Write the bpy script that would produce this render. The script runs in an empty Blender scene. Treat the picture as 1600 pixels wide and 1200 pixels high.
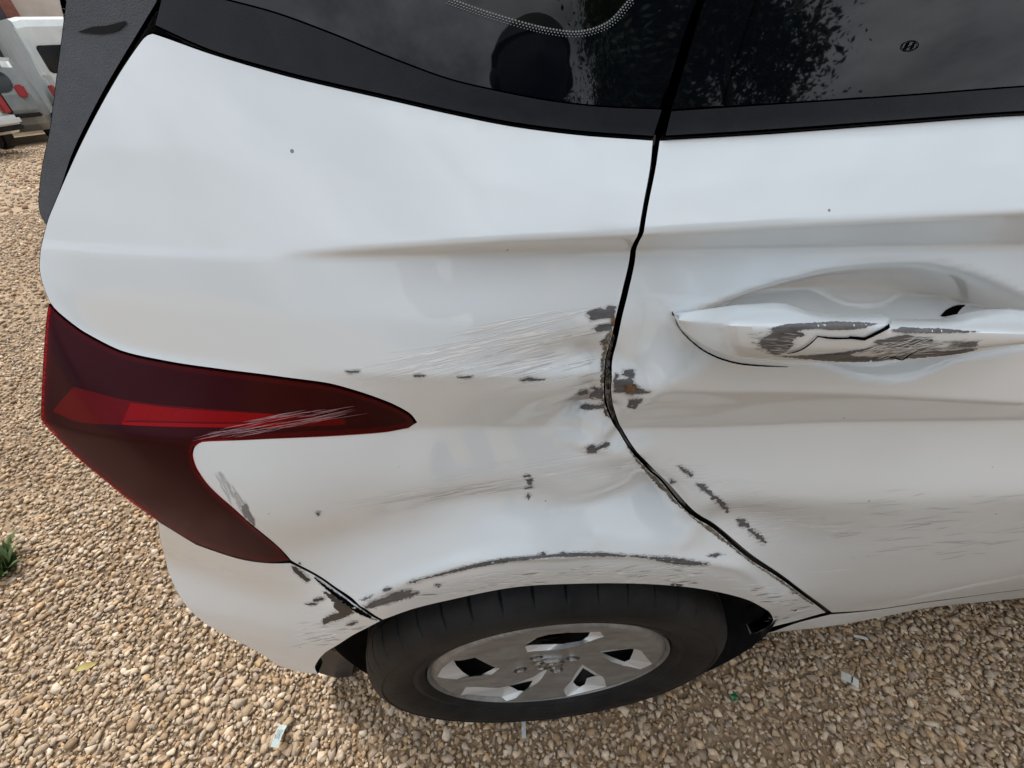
import bpy, bmesh, math, random
import numpy as np
from mathutils import Vector, Matrix
from mathutils.geometry import delaunay_2d_cdt
from mathutils.bvhtree import BVHTree

random.seed(7)
rng = np.random.default_rng(7)
R = math.radians
scn = bpy.context.scene
COL = scn.collection

# ------------------------------------------------------------------ camera
# car coordinates: x to the car's front, o outwards from its right side, z up.  Blender: (x, -o, z)
FPX, PIT, ROL, YAW = 650.0, 0.7130, -0.0286, 0.0613
CAM = np.array([-0.059, 0.190, 1.066])
Fv = np.array([math.sin(YAW)*math.cos(PIT), -math.cos(YAW)*math.cos(PIT), -math.sin(PIT)])
R0 = np.array([math.cos(YAW), math.sin(YAW), 0.0])
U0 = np.cross(R0, Fv)
if U0[2] < 0: U0 = -U0
Rv = math.cos(ROL)*R0 + math.sin(ROL)*U0
Uv = -math.sin(ROL)*R0 + math.cos(ROL)*U0
def B(p):
    p = np.asarray(p, float); q = p.copy(); q[..., 1] = -p[..., 1]; return q
cam_d = bpy.data.cameras.new('camera'); cam = bpy.data.objects.new('camera', cam_d); COL.objects.link(cam)
cam_d.sensor_width = 36.0; cam_d.lens = FPX/1600*36; cam_d.clip_start = 0.01; cam_d.clip_end = 500
m = Matrix.Identity(4)
for i, v in enumerate((B(Rv), B(Uv), -B(Fv))):
    for k in range(3): m[k][i] = v[k]
for k in range(3): m[k][3] = B(CAM)[k]
cam.matrix_world = m
scn.camera = cam

# ------------------------------------------------------------------ light
SUN_EL, SUN_AZ = R(52), R(-30)       # azimuth from +Y (away from the camera) towards +X
sdir = np.array([math.sin(SUN_AZ)*math.cos(SUN_EL), math.cos(SUN_AZ)*math.cos(SUN_EL), math.sin(SUN_EL)])
sun_d = bpy.data.lights.new('sun', 'SUN'); sun = bpy.data.objects.new('sun', sun_d); COL.objects.link(sun)
sun_d.energy = 1.8; sun_d.angle = R(9); sun_d.color = (1.0, 0.965, 0.92)
sun.rotation_euler = Vector(sdir).to_track_quat('Z', 'Y').to_euler()
W = bpy.data.worlds.new('World'); scn.world = W; W.use_nodes = True
wn = W.node_tree; wn.nodes.clear()
def N(nt, typ, **kw):
    n = nt.nodes.new(typ)
    for k, v in kw.items():
        if k.startswith('i_'):
            key = k[2:]; key = int(key) if key.isdigit() else key.replace('_', ' ')
            n.inputs[key].default_value = v
        else: setattr(n, k, v)
    return n
sky = N(wn, 'ShaderNodeTexSky', sky_type='NISHITA', sun_disc=False, sun_elevation=SUN_EL, sun_rotation=SUN_AZ)
sky.air_density = 1.0; sky.dust_density = 3.0
tc = N(wn, 'ShaderNodeTexCoord')
mp = N(wn, 'ShaderNodeMapping'); mp.inputs['Scale'].default_value = (1, 1, 2.2)
nz = N(wn, 'ShaderNodeTexNoise', i_Scale=2.3, i_Detail=7.0, i_Roughness=0.62)
rp = N(wn, 'ShaderNodeValToRGB')
rp.color_ramp.elements[0].position = 0.38; rp.color_ramp.elements[0].color = (3.9, 4.1, 4.4, 1)
rp.color_ramp.elements[1].position = 0.66; rp.color_ramp.elements[1].color = (11.0, 11.5, 12.0, 1)
mx = N(wn, 'ShaderNodeMix', data_type='RGBA', i_0=0.86)
bg = N(wn, 'ShaderNodeBackground', i_Strength=0.08); wo = N(wn, 'ShaderNodeOutputWorld')
L = wn.links.new
L(tc.outputs['Generated'], mp.inputs['Vector']); L(mp.outputs['Vector'], nz.inputs['Vector'])
L(nz.outputs['Fac'], rp.inputs['Fac'])
# overcast sky: brighter overhead than at the horizon
sz = N(wn, 'ShaderNodeSeparateXYZ'); L(tc.outputs['Generated'], sz.inputs[0])
zr = N(wn, 'ShaderNodeMapRange'); zr.inputs['To Min'].default_value = 0.42; zr.inputs['To Max'].default_value = 1.55; L(sz.outputs['Z'], zr.inputs['Value'])
cm = N(wn, 'ShaderNodeMix', data_type='RGBA', blend_type='MULTIPLY', i_0=1.0); L(rp.outputs['Color'], cm.inputs[6]); L(zr.outputs[0], cm.inputs[7])
L(sky.outputs['Color'], mx.inputs[6]); L(cm.outputs[2], mx.inputs[7])
L(mx.outputs[2], bg.inputs['Color']); L(bg.outputs['Background'], wo.inputs['Surface'])
vs = scn.view_settings
vs.view_transform = 'Standard'; vs.look = 'None'; vs.exposure = 1.02; vs.gamma = 1.0; vs.use_curve_mapping = False

# ------------------------------------------------------------------ materials
MATS = {}
def mat(name, col=(0.5, 0.5, 0.5), rough=0.5, metal=0.0, coat=0.0, spec=0.5, coat_rough=0.03):
    M = bpy.data.materials.new(name); M.use_nodes = True
    b = M.node_tree.nodes['Principled BSDF']
    b.inputs['Base Color'].default_value = (*col, 1); b.inputs['Roughness'].default_value = rough
    b.inputs['Metallic'].default_value = metal; b.inputs['Coat Weight'].default_value = coat
    b.inputs['Coat Roughness'].default_value = coat_rough; b.inputs['Specular IOR Level'].default_value = spec
    MATS[name] = M
    return M
def noisy(name, c1, c2, scale=40, rough=0.6, lo=0.35, hi=0.65, bump=0.0, bscale=None, stretch=(1, 1, 1), detail=6, c3=None, **kw):
    M = mat(name, c1, rough, **kw); nt = M.node_tree; b = nt.nodes['Principled BSDF']
    t = N(nt, 'ShaderNodeTexCoord'); mpn = N(nt, 'ShaderNodeMapping'); mpn.inputs['Scale'].default_value = stretch
    n = N(nt, 'ShaderNodeTexNoise', i_Scale=scale, i_Detail=detail, i_Roughness=0.65)
    r = N(nt, 'ShaderNodeValToRGB'); e = r.color_ramp.elements
    e[0].position = lo; e[0].color = (*c1, 1); e[1].position = hi; e[1].color = (*c2, 1)
    if c3:
        x = e.new((lo+hi)/2); x.color = (*c3, 1)
    nt.links.new(t.outputs['Object'], mpn.inputs['Vector']); nt.links.new(mpn.outputs['Vector'], n.inputs['Vector'])
    nt.links.new(n.outputs['Fac'], r.inputs['Fac']); nt.links.new(r.outputs['Color'], b.inputs['Base Color'])
    if bump:
        n2 = N(nt, 'ShaderNodeTexNoise', i_Scale=bscale or scale*2, i_Detail=5.0)
        bp = N(nt, 'ShaderNodeBump', i_Strength=bump, i_Distance=0.002)
        nt.links.new(mpn.outputs['Vector'], n2.inputs['Vector'])
        nt.links.new(n2.outputs['Fac'], bp.inputs['Height']); nt.links.new(bp.outputs['Normal'], b.inputs['Normal'])
    return M

def paint_material():
    M = mat('white_paint', (0.680, 0.732, 0.762), 0.35, coat=1.0, spec=0.5); M.node_tree.nodes['Principled BSDF'].inputs['Coat IOR'].default_value = 1.62
    nt = M.node_tree; b = nt.nodes['Principled BSDF']; l = nt.links.new
    t = N(nt, 'ShaderNodeTexCoord'); g = N(nt, 'ShaderNodeNewGeometry'); sp = N(nt, 'ShaderNodeSeparateXYZ')
    l(g.outputs['Position'], sp.inputs[0])
    # road dust: thicker near the sills
    h = N(nt, 'ShaderNodeMapRange'); h.inputs['From Min'].default_value = 0.62; h.inputs['From Max'].default_value = 0.26
    h.inputs['To Min'].default_value = 0.0; h.inputs['To Max'].default_value = 0.62
    l(sp.outputs['Z'], h.inputs['Value'])
    mpn = N(nt, 'ShaderNodeMapping'); mpn.inputs['Scale'].default_value = (5, 5, 16); l(t.outputs['Object'], mpn.inputs['Vector'])
    n1 = N(nt, 'ShaderNodeTexNoise', i_Scale=2.0, i_Detail=8.0, i_Roughness=0.7); l(mpn.outputs['Vector'], n1.inputs['Vector'])
    r1 = N(nt, 'ShaderNodeMapRange'); r1.inputs['From Min'].default_value = 0.30; r1.inputs['From Max'].default_value = 0.72
    l(n1.outputs['Fac'], r1.inputs['Value'])
    mu = N(nt, 'ShaderNodeMath', operation='MULTIPLY'); l(h.outputs[0], mu.inputs[0]); l(r1.outputs[0], mu.inputs[1])
    n2 = N(nt, 'ShaderNodeTexNoise', i_Scale=9.0, i_Detail=4.0); l(t.outputs['Object'], n2.inputs['Vector'])
    r2 = N(nt, 'ShaderNodeMapRange'); r2.inputs['From Min'].default_value = 0.45; r2.inputs['From Max'].default_value = 0.8
    r2.inputs['To Max'].default_value = 0.10; l(n2.outputs['Fac'], r2.inputs['Value'])
    ad = N(nt, 'ShaderNodeMath', operation='ADD', use_clamp=True); l(mu.outputs[0], ad.inputs[0]); l(r2.outputs[0], ad.inputs[1])
    mix = N(nt, 'ShaderNodeMix', data_type='RGBA'); mix.inputs[6].default_value = (0.680, 0.732, 0.762, 1); mix.inputs[7].default_value = (0.46, 0.43, 0.385, 1)
    l(ad.outputs[0], mix.inputs[0])
    # fly specks and grit
    vo = N(nt, 'ShaderNodeTexVoronoi', i_Scale=55.0); l(t.outputs['Object'], vo.inputs['Vector'])
    n3 = N(nt, 'ShaderNodeTexNoise', i_Scale=30.0); l(t.outputs['Object'], n3.inputs['Vector'])
    r3 = N(nt, 'ShaderNodeMapRange'); r3.inputs['From Min'].default_value = 0.50; r3.inputs['From Max'].default_value = 0.74
    r3.inputs['To Min'].default_value = 0.0; r3.inputs['To Max'].default_value = 0.10; l(n3.outputs['Fac'], r3.inputs['Value'])
    lt = N(nt, 'ShaderNodeMath', operation='LESS_THAN'); l(vo.outputs['Distance'], lt.inputs[0]); l(r3.outputs[0], lt.inputs[1])
    m2 = N(nt, 'ShaderNodeMix', data_type='RGBA'); m2.inputs[7].default_value = (0.16, 0.15, 0.13, 1)
    l(lt.outputs[0], m2.inputs[0]); l(mix.outputs[2], m2.inputs[6]); l(m2.outputs[2], b.inputs['Base Color'])
    # dust dulls the clear coat
    cr = N(nt, 'ShaderNodeMapRange'); cr.inputs['To Min'].default_value = 0.025; cr.inputs['To Max'].default_value = 0.7
    h2 = N(nt, 'ShaderNodeMapRange'); h2.inputs['From Min'].default_value = 0.80; h2.inputs['From Max'].default_value = 0.62; h2.inputs['To Max'].default_value = 0.55; l(sp.outputs['Z'], h2.inputs['Value'])
    hm = N(nt, 'ShaderNodeMath', operation='MAXIMUM'); l(ad.outputs[0], hm.inputs[0]); l(h2.outputs[0], hm.inputs[1]); l(hm.outputs[0], cr.inputs['Value']); l(cr.outputs[0], b.inputs['Coat Roughness'])
    n4 = N(nt, 'ShaderNodeTexNoise', i_Scale=420.0, i_Detail=2.0); l(t.outputs['Object'], n4.inputs['Vector'])
    bp = N(nt, 'ShaderNodeBump', i_Strength=0.02, i_Distance=0.001); l(n4.outputs['Fac'], bp.inputs['Height'])
    l(bp.outputs['Normal'], b.inputs['Coat Normal'])
    return M
PAINT = paint_material()
mat('gap_black', (0.006, 0.006, 0.006), 0.8, spec=0.2)
noisy('black_trim', (0.006, 0.0075, 0.011), (0.010, 0.012, 0.016), 60, 0.42, bump=0.05, bscale=900, spec=0.22)
mat('gloss_black', (0.002, 0.003, 0.005), 0.02, spec=0.5)
noisy('grey_plastic', (0.030, 0.034, 0.042), (0.043, 0.047, 0.056), 120, 0.55, bump=0.35, bscale=1400)
noisy('rubber', (0.005, 0.005, 0.006), (0.017, 0.0165, 0.016), 14, 0.6, spec=0.25, bump=0.25, bscale=90)
noisy('primer', (0.060, 0.062, 0.068), (0.13, 0.13, 0.135), 90, 0.65, bump=0.3, bscale=300, stretch=(1, 1, 3))
noisy('black_plastic', (0.012, 0.012, 0.013), (0.03, 0.03, 0.03), 60, 0.5, bump=0.2)
noisy('scuffed_plastic', (0.075, 0.072, 0.074), (0.17, 0.165, 0.165), 45, 0.7, bump=0.4, bscale=220, stretch=(1, 1, 5))
noisy('filler', (0.06, 0.050, 0.036), (0.30, 0.25, 0.18), 170, 0.9, bump=1.0, bscale=420, c3=(0.14, 0.125, 0.10))
noisy('rust', (0.06, 0.045, 0.03), (0.26, 0.13, 0.04), 220, 0.85, bump=0.6, bscale=300)
noisy('primer_edge', (0.34, 0.345, 0.35), (0.62, 0.63, 0.63), 120, 0.6, stretch=(1, 1, 3)); noisy('flange', (0.07, 0.066, 0.06), (0.34, 0.32, 0.29), 260, 0.9, bump=1.0, bscale=500, c3=(0.17, 0.16, 0.145)); mat('gap_dirt', (0.055, 0.046, 0.036), 0.95, spec=0.1); mat('scratch_white', (0.80, 0.80, 0.79), 0.6, spec=0.3)
mat('scratch_grey', (0.50, 0.50, 0.49), 0.6, spec=0.3)
mat('scratch_dark', (0.20, 0.195, 0.19), 0.6, spec=0.3)
mat('crack', (0.004, 0.004, 0.004), 0.9, spec=0.0)
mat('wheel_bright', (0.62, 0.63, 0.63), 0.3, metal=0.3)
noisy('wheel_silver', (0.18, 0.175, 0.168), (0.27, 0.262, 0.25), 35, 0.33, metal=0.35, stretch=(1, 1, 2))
mat('lug_metal', (0.42, 0.40, 0.38), 0.28, metal=0.9)
mat('badge_metal', (0.62, 0.62, 0.62), 0.18, metal=1.0)
noisy('steel_dark', (0.008, 0.008, 0.008), (0.03, 0.028, 0.025), 30, 0.7)
noisy('drum_rust', (0.03, 0.025, 0.02), (0.09, 0.07, 0.055), 40, 0.7)
mat('red_reflector', (0.75, 0.01, 0.06), 0.25)
mat('lamp_dark', (0.045, 0.004, 0.012), 0.35)
mat('lamp_rim_red', (0.15, 0.003, 0.014), 0.3); mat('red_dull', (0.34, 0.006, 0.03), 0.3); mat('scratch_pink', (0.42, 0.22, 0.24), 0.6); mat('red_bright', (0.95, 0.02, 0.02), 0.3)
mat('interior_grey', (0.16, 0.17, 0.16), 0.8)
mat('interior_pale', (0.42, 0.44, 0.42), 0.8)
mat('interior_dark', (0.02, 0.022, 0.024), 0.8)
mat('belt_white', (0.75, 0.75, 0.72), 0.6)
mat('frit_gap', (0.20, 0.22, 0.22), 0.6)

def lens_material():
    M = mat('lamp_lens'); nt = M.node_tree; nt.nodes.remove(nt.nodes['Principled BSDF']); l = nt.links.new
    out = nt.nodes['Material Output']
    tr = N(nt, 'ShaderNodeBsdfTransparent', i_Color=(0.80, 0.008, 0.05, 1))
    gl = N(nt, 'ShaderNodeBsdfGlossy', i_Color=(0.46, 0.34, 0.42, 1), i_Roughness=0.15)
    fr = N(nt, 'ShaderNodeFresnel', i_IOR=1.40); mxs = N(nt, 'ShaderNodeMixShader')
    l(fr.outputs[0], mxs.inputs[0]); l(tr.outputs[0], mxs.inputs[1]); l(gl.outputs[0], mxs.inputs[2]); l(mxs.outputs[0], out.inputs['Surface'])
def glass_material(name, tint, ior=1.5, rough=0.0):
    M = mat(name); nt = M.node_tree; nt.nodes.remove(nt.nodes['Principled BSDF']); l = nt.links.new
    out = nt.nodes['Material Output']
    tr = N(nt, 'ShaderNodeBsdfTransparent', i_Color=(*tint, 1))
    gl = N(nt, 'ShaderNodeBsdfGlossy', i_Color=(1, 1, 1, 1), i_Roughness=rough)
    fr = N(nt, 'ShaderNodeFresnel', i_IOR=ior); mxs = N(nt, 'ShaderNodeMixShader')
    l(fr.outputs[0], mxs.inputs[0]); l(tr.outputs[0], mxs.inputs[1]); l(gl.outputs[0], mxs.inputs[2]); l(mxs.outputs[0], out.inputs['Surface'])
lens_material()
glass_material('tinted_glass', (0.20, 0.24, 0.22))
# retro reflector pattern
nt = MATS['red_reflector'].node_tree
_t = N(nt, 'ShaderNodeTexCoord'); _m = N(nt, 'ShaderNodeMapping'); _m.inputs['Rotation'].default_value = (0, R(45), 0)
_c = N(nt, 'ShaderNodeTexChecker', i_Scale=190.0); _b = N(nt, 'ShaderNodeBump', i_Strength=0.8, i_Distance=0.003)
nt.links.new(_t.outputs['Object'], _m.inputs['Vector']); nt.links.new(_m.outputs[0], _c.inputs['Vector'])
nt.links.new(_c.outputs['Fac'], _b.inputs['Height']); nt.links.new(_b.outputs[0], nt.nodes['Principled BSDF'].inputs['Normal'])

# ------------------------------------------------------------------ mesh helpers
def mesh_obj(name, verts, faces, material, parent=None, smooth=False):
    me = bpy.data.meshes.new(name)
    me.from_pydata([tuple(v) for v in verts], [], [tuple(f) for f in faces]); me.update()
    if smooth: me.polygons.foreach_set('use_smooth', [True]*len(me.polygons))
    o = bpy.data.objects.new(name, me); COL.objects.link(o)
    if material is not None:
        me.materials.append(MATS[material] if isinstance(material, str) else material)
    if parent is not None: o.parent = parent
    return o
def bm_obj(name, bm, material, parent=None, smooth=False):
    me = bpy.data.meshes.new(name); bm.to_mesh(me); bm.free()
    if smooth: me.polygons.foreach_set('use_smooth', [True]*len(me.polygons))
    o = bpy.data.objects.new(name, me); COL.objects.link(o)
    me.materials.append(MATS[material] if isinstance(material, str) else material)
    if parent is not None: o.parent = parent
    return o
def empty(name, loc, parent=None):
    o = bpy.data.objects.new(name, None); COL.objects.link(o); o.location = loc; o.empty_display_size = 0.2
    if parent is not None: o.parent = parent
    return o
def tag(o, label=None, cat=None, group=None, kind=None):
    if label: o['label'] = label
    if cat: o['category'] = cat
    if group: o['group'] = group
    if kind: o['kind'] = kind
    return o
def add_box(bm, c, s, rot=None):
    M4 = Matrix.Translation(Vector(c)) @ (rot or Matrix.Identity(4)) @ Matrix.Diagonal((s[0], s[1], s[2], 1))
    return bmesh.ops.create_cube(bm, size=1.0, matrix=M4)['verts']
def grid_faces(nu, nv, wrap_u=False):
    f = []
    for i in range(nu if wrap_u else nu-1):
        a = i*nv; b = ((i+1) % nu)*nv
        for j in range(nv-1): f.append((a+j, b+j, b+j+1, a+j+1))
    return f
def smoothstep(t):
    t = np.clip(t, 0, 1); return t*t*(3-2*t)
def inside(pts, poly):
    x, y = pts[:, 0], pts[:, 1]; r = np.zeros(len(pts), bool)
    x1, y1 = poly[:, 0], poly[:, 1]; x2, y2 = np.roll(x1, -1), np.roll(y1, -1)
    for a, b, c, d in zip(x1, y1, x2, y2):
        if b == d: continue
        k = ((b > y) != (d > y)) & (x < (c-a)*(y-b)/(d-b)+a); r ^= k
    return r
def seg_dist(pts, poly, closed=True):
    d = np.full(len(pts), 1e9); n = len(poly)
    for i in range(n if closed else n-1):
        a = poly[i]; b = poly[(i+1) % n]; ab = b-a; L2 = ab@ab
        if L2 < 1e-14: continue
        t = np.clip(((pts-a)@ab)/L2, 0, 1); q = pts-(a+t[:, None]*ab)
        d = np.minimum(d, np.hypot(q[:, 0], q[:, 1]))
    return d
def spline(pts, step, closed=True, corner=38):
    """Catmull-Rom resample that keeps corners sharper than `corner` degrees."""
    P = np.asarray(pts, float); n = len(P)
    def is_corner(i):
        if not closed and i in (0, n-1): return True
        a = P[i]-P[i-1]; b = P[(i+1) % n]-P[i]
        c = (a@b)/(np.linalg.norm(a)*np.linalg.norm(b)+1e-12)
        return math.degrees(math.acos(max(-1, min(1, c)))) > corner
    co = [is_corner(i) for i in range(n)]; out = []
    for i in range(n if closed else n-1):
        p1, p2 = P[i], P[(i+1) % n]
        p0 = p1-(p2-p1) if co[i] else P[i-1]
        p3 = p2+(p2-p1) if co[(i+1) % n] else P[(i+2) % n]
        d = np.linalg.norm(p2-p1); k = max(1, int(math.ceil(d/step)))
        s1 = min(1.0, d/(np.linalg.norm(p1-p0)+1e-9)); s2 = min(1.0, d/(np.linalg.norm(p3-p2)+1e-9))
        m1 = (p2-p1+(p1-p0)*s1)/2; m2 = (p2-p1+(p3-p2)*s2)/2
        for j in range(k):
            t = j/k; t2 = t*t; t3 = t2*t
            out.append((2*t3-3*t2+1)*p1+(t3-2*t2+t)*m1+(-2*t3+3*t2)*p2+(t3-t2)*m2)
    if not closed: out.append(P[-1])
    return np.array(out)
def cdt(points, loops, filt):
    vs_ = [Vector((float(a), float(b))) for a, b in points]
    ed = []
    for lo in loops: ed += [(lo[i], lo[(i+1) % len(lo)]) for i in range(len(lo))]
    v, e, f, ov, oe, of = delaunay_2d_cdt(vs_, ed, [], 0, 1e-7, True)
    v = np.array([(p.x, p.y) for p in v]); f = np.array([t for t in f if len(t) == 3])
    c = v[f].mean(1); keep = filt(c)
    return v, f[keep], ov

# ------------------------------------------------------------------ the side of the car as a surface o = S(x, z)
def rays(uv):
    uv = np.atleast_2d(np.asarray(uv, float))
    return Fv[None]+Rv[None]*((uv[:, :1]-800)/FPX)-Uv[None]*((uv[:, 1:]-600)/FPX)
def tuck(x):
    x = np.asarray(x, float)
    return 0.60*np.clip(-0.05-x, 0, None)**2
def knot(px, ok):
    """pixel trace -> x,z of a feature line that lies ok metres out from the (tucked) side plane"""
    uv = spline(px, 12, closed=False, corner=60); d = rays(uv); x = np.zeros(len(uv))
    for _ in range(60):
        o = (ok(x) if callable(ok) else ok)-tuck(x)
        t = (o-CAM[1])/d[:, 1]; xn = CAM[0]+t*d[:, 0]; x = 0.5*x+0.5*xn
    z = CAM[2]+t*d[:, 2]
    i = np.argsort(x); return x[i], z[i]
XS = np.arange(-0.76, 1.10, 0.003); DZ = 0.00125; ZS = np.arange(0.12, 1.46, DZ)
def lin(xs, ys): return lambda x: np.interp(x, xs, ys)
def along(k): return np.interp(XS, k[0], k[1])
belt_px = [(235, 50), (330, 82), (450, 117), (600, 152), (700, 175), (800, 195), (900, 208), (1022, 217), (1200, 207), (1400, 192), (1600, 178)]
A1_px = [(480, 399), (600, 393), (700, 387), (800, 381), (900, 376), (1000, 370), (1200, 357), (1400, 346), (1600, 335)]
A2_px = [(480, 400.5), (600, 397.5), (700, 395), (800, 393), (1000, 391), (1200, 388), (1400, 385), (1600, 382)]
C1_px = [(75, 472), (110, 503), (180, 535), (260, 554), (350, 566), (515, 581), (620, 587), (750, 591), (940, 597), (1040, 610), (1250, 613), (1400, 620), (1600, 632)]
C2_px = [(68, 656), (122, 676), (200, 685), (315, 689), (450, 685), (560, 678), (650, 669), (800, 667), (950, 668), (1100, 667), (1300, 659), (1600, 655)]
KD_px = [(300, 750), (420, 765), (560, 760), (700, 755), (850, 750), (980, 748), (1150, 742), (1350, 738), (1600, 730)]
KE_px = [(450, 930), (560, 945), (600, 925), (640, 909), (720, 886), (800, 873), (900, 867), (980, 869), (1040, 874), (1110, 881), (1180, 897), (1240, 925)]
oA1 = lin([-0.35, -0.25, -0.16, -0.10, -0.05, 0.3], [-0.0220, -0.0222, -0.0218, -0.0195, -0.0165, -0.012]); oA2 = lin([-0.35, -0.25, -0.17, -0.11, -0.05, 0.3], [-0.0206, -0.0208, -0.0210, -0.0243, -0.0268, -0.029])
oC1 = lin([-0.5, -0.2, 0.0, 0.25, 0.5], [-0.008, -0.006, 0.004, 0.000, -0.004])
oC2 = lin([-0.5, -0.3, -0.2, -0.12, 0.0, 0.3, 0.5], [0.032, 0.027, 0.010, -0.010, -0.017, -0.021, -0.019])
haunch = lambda x: 0.026*smoothstep((-0.10-np.asarray(x))/0.17)
oB = lin([-0.35, -0.15, 0.0, 0.3], [-0.062, -0.056, -0.046, -0.0465]); kb = knot(belt_px, oB); kA1 = knot(A1_px, oA1); kA2 = knot(A2_px, oA2); kC1 = knot(C1_px, oC1); kC2 = knot(C2_px, oC2)
kD = knot(KD_px, lambda x: -0.002+haunch(x)); kE = knot(KE_px, lambda x: 0.022+haunch(x))
zb, zA1, zA2, zC1, zC2, zD, zE = map(along, (kb, kA1, kA2, kC1, kC2, kD, kE))
wE = smoothstep((XS+0.30)/0.12)*smoothstep((0.36-XS)/0.20)      # where the flare stands out
zE = zE*wE+(1-wE)*np.where(XS > 0, 0.50, 0.56)
zE = np.minimum(zE, zD-0.04)
SG = np.zeros((len(XS), len(ZS)))
for i, x in enumerate(XS):
    a1, a2, c1, c2 = float(oA1(x)), float(oA2(x)), float(oC1(x)), float(oC2(x))
    bw = float(smoothstep((-0.18-x)/0.15)); dw = float(smoothstep((x-0.20)/0.16)); dw2 = float(smoothstep((x-0.45)/0.35)); w = wE[i]; zv = (zE[i]*0.50+zD[i]*0.50)
    zv2 = zE[i]*0.80+zD[i]*0.20
    ob = float(oB(x)); gl_ = lambda z: ob-0.30*(z-zb[i])-0.30*max(0, z-1.08)**2; kn = [(1.46, gl_(1.46)), (1.38, gl_(1.38)), (1.30, gl_(1.30)), (1.20, gl_(1.20)), (zb[i], ob), (zb[i]*0.5+zA1[i]*0.5, ob*0.46+a1*0.54),
          (zA1[i]+0.001, a1), (zA2[i], a2), (zA2[i]*0.5+zC1[i]*0.5, a2*0.45+c1*0.55), (zC1[i], c1), (zC2[i], c2),
          (zD[i], 0.45*c2+0.55*0.006 if x > -0.1 else 0.004), (zD[i]-0.030, 0.007), (zv, 0.005-0.011*w), (zv2, 0.006*w+0.0*(1-w)), (zE[i], 0.023*w+(0.002-0.006*dw-0.006*dw2)*(1-w)), (zE[i]-0.03, 0.022*w-(0.008*dw+0.007*dw2)*(1-w)),
          (0.38, -0.010+0.010*bw-0.012*dw-0.010*dw2), (0.29, -0.032+0.030*bw+0.003*dw-0.022*dw2), (0.20, -0.085+0.070*bw+0.030*dw-0.015*dw2), (0.12, -0.16+0.11*bw+0.06*dw)]
    hz = float(haunch(x)); kn = kn[:11]+[(a_, b_+hz) for a_, b_ in kn[11:]]
    if w > 0.02: kn[17] = (min(0.38, zE[i]-0.2), hz-0.012*(1-0.4*w)-0.012*dw)
    zz = np.array([k[0] for k in kn])[::-1]; oo = np.array([k[1] for k in kn])[::-1]
    zz = np.maximum.accumulate(zz+np.arange(len(zz))*1e-6)
    SG[i] = np.interp(ZS, zz, oo)
def blur(A, sx, sz):
    for ax, s, st in ((0, sx, 0.003), (1, sz, DZ)):
        if s <= 0: continue
        r = int(3*s/st)+1; k = np.exp(-0.5*(np.arange(-r, r+1)*st/s)**2); k /= k.sum()
        P = np.pad(A, [(r, r) if a == ax else (0, 0) for a in (0, 1)], mode='edge')
        A = np.apply_along_axis(lambda v: np.convolve(v, k, 'valid'), ax, P)
    return A
Sa = blur(SG, 0.006, 0.0015); Sb = blur(SG, 0.012, 0.013)
ZZ, XX = np.meshgrid(ZS, XS)
wl = smoothstep((zC2[:, None]-0.022-ZZ)/0.02)                    # soft below the lower crease
we = np.exp(-((ZZ-zE[:, None])/0.010)**2)*wE[:, None]            # but crisp on the flare
ws = smoothstep((ZZ-zA1[:, None]-0.008)/0.01)*smoothstep((zb[:, None]-0.006-ZZ)/0.006)
wm = smoothstep((zA2[:, None]-0.008-ZZ)/0.01)*smoothstep((ZZ-zC1[:, None]-0.008)/0.01)
wS = np.clip(wl*(1-we*0.8), 0, 1)
SG = Sa*(1-wS)+Sb*wS-tuck(XX)*(1-0.30*smoothstep((0.66-ZZ)/0.16))
def Sf(x, z):
    fx = np.clip((np.asarray(x)-XS[0])/0.003, 0, len(XS)-1.001); fz = np.clip((np.asarray(z)-ZS[0])/DZ, 0, len(ZS)-1.001)
    i = fx.astype(int); j = fz.astype(int); a = fx-i; b = fz-j
    return (SG[i, j]*(1-a)+SG[i+1, j]*a)*(1-b)+(SG[i, j+1]*(1-a)+SG[i+1, j+1]*a)*b
TT = np.concatenate([np.linspace(0.06, 1.6, 700), np.linspace(1.61, 4, 200)])
def hit(uv, off=0.0):
    """camera ray through a photo pixel -> point (x,z) on the side surface"""
    d = rays(uv); out = np.zeros((len(d), 2))
    for n, v in enumerate(d):
        P = CAM[None]+TT[:, None]*v[None]; g = P[:, 1]-Sf(P[:, 0], P[:, 2])-off
        k = np.where(g < 0)[0]
        if len(k) == 0: t = TT[np.argmin(g)]
        else:
            j = max(k[0], 1); t = TT[j-1]+(TT[j]-TT[j-1])*g[j-1]/(g[j-1]-g[j])
        p = CAM+t*v; out[n] = (p[0], p[2])
    return out
def px_at(u, v, o):
    d = rays([(u, v)])[0]; t = (o-CAM[1])/d[1]; return CAM+t*d
# the scooped pocket behind the door handle
pk = hit([(1085, 487), (1140, 462), (1200, 441), (1300, 416), (1400, 406), (1480, 411), (1560, 436), (1640, 480), (1660, 520), (1600, 548), (1500, 566),
          (1440, 590), (1395, 598), (1340, 593), (1280, 572), (1180, 560), (1110, 530)])
pk = spline(pk, 0.004)
G2 = np.stack([XX.ravel(), ZZ.ravel()], 1); sel = (G2[:, 0] > 0.0) & (G2[:, 0] < 0.45) & (G2[:, 1] > 0.78) & (G2[:, 1] < 1.02)
dd = np.zeros(len(G2)); q = G2[sel]; s_in = inside(q, pk); di = seg_dist(q, pk); dd[sel] = np.where(s_in, di, 0)
D = dd.reshape(XX.shape); SG = SG-0.042*smoothstep(D/0.032)**0.85
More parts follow.
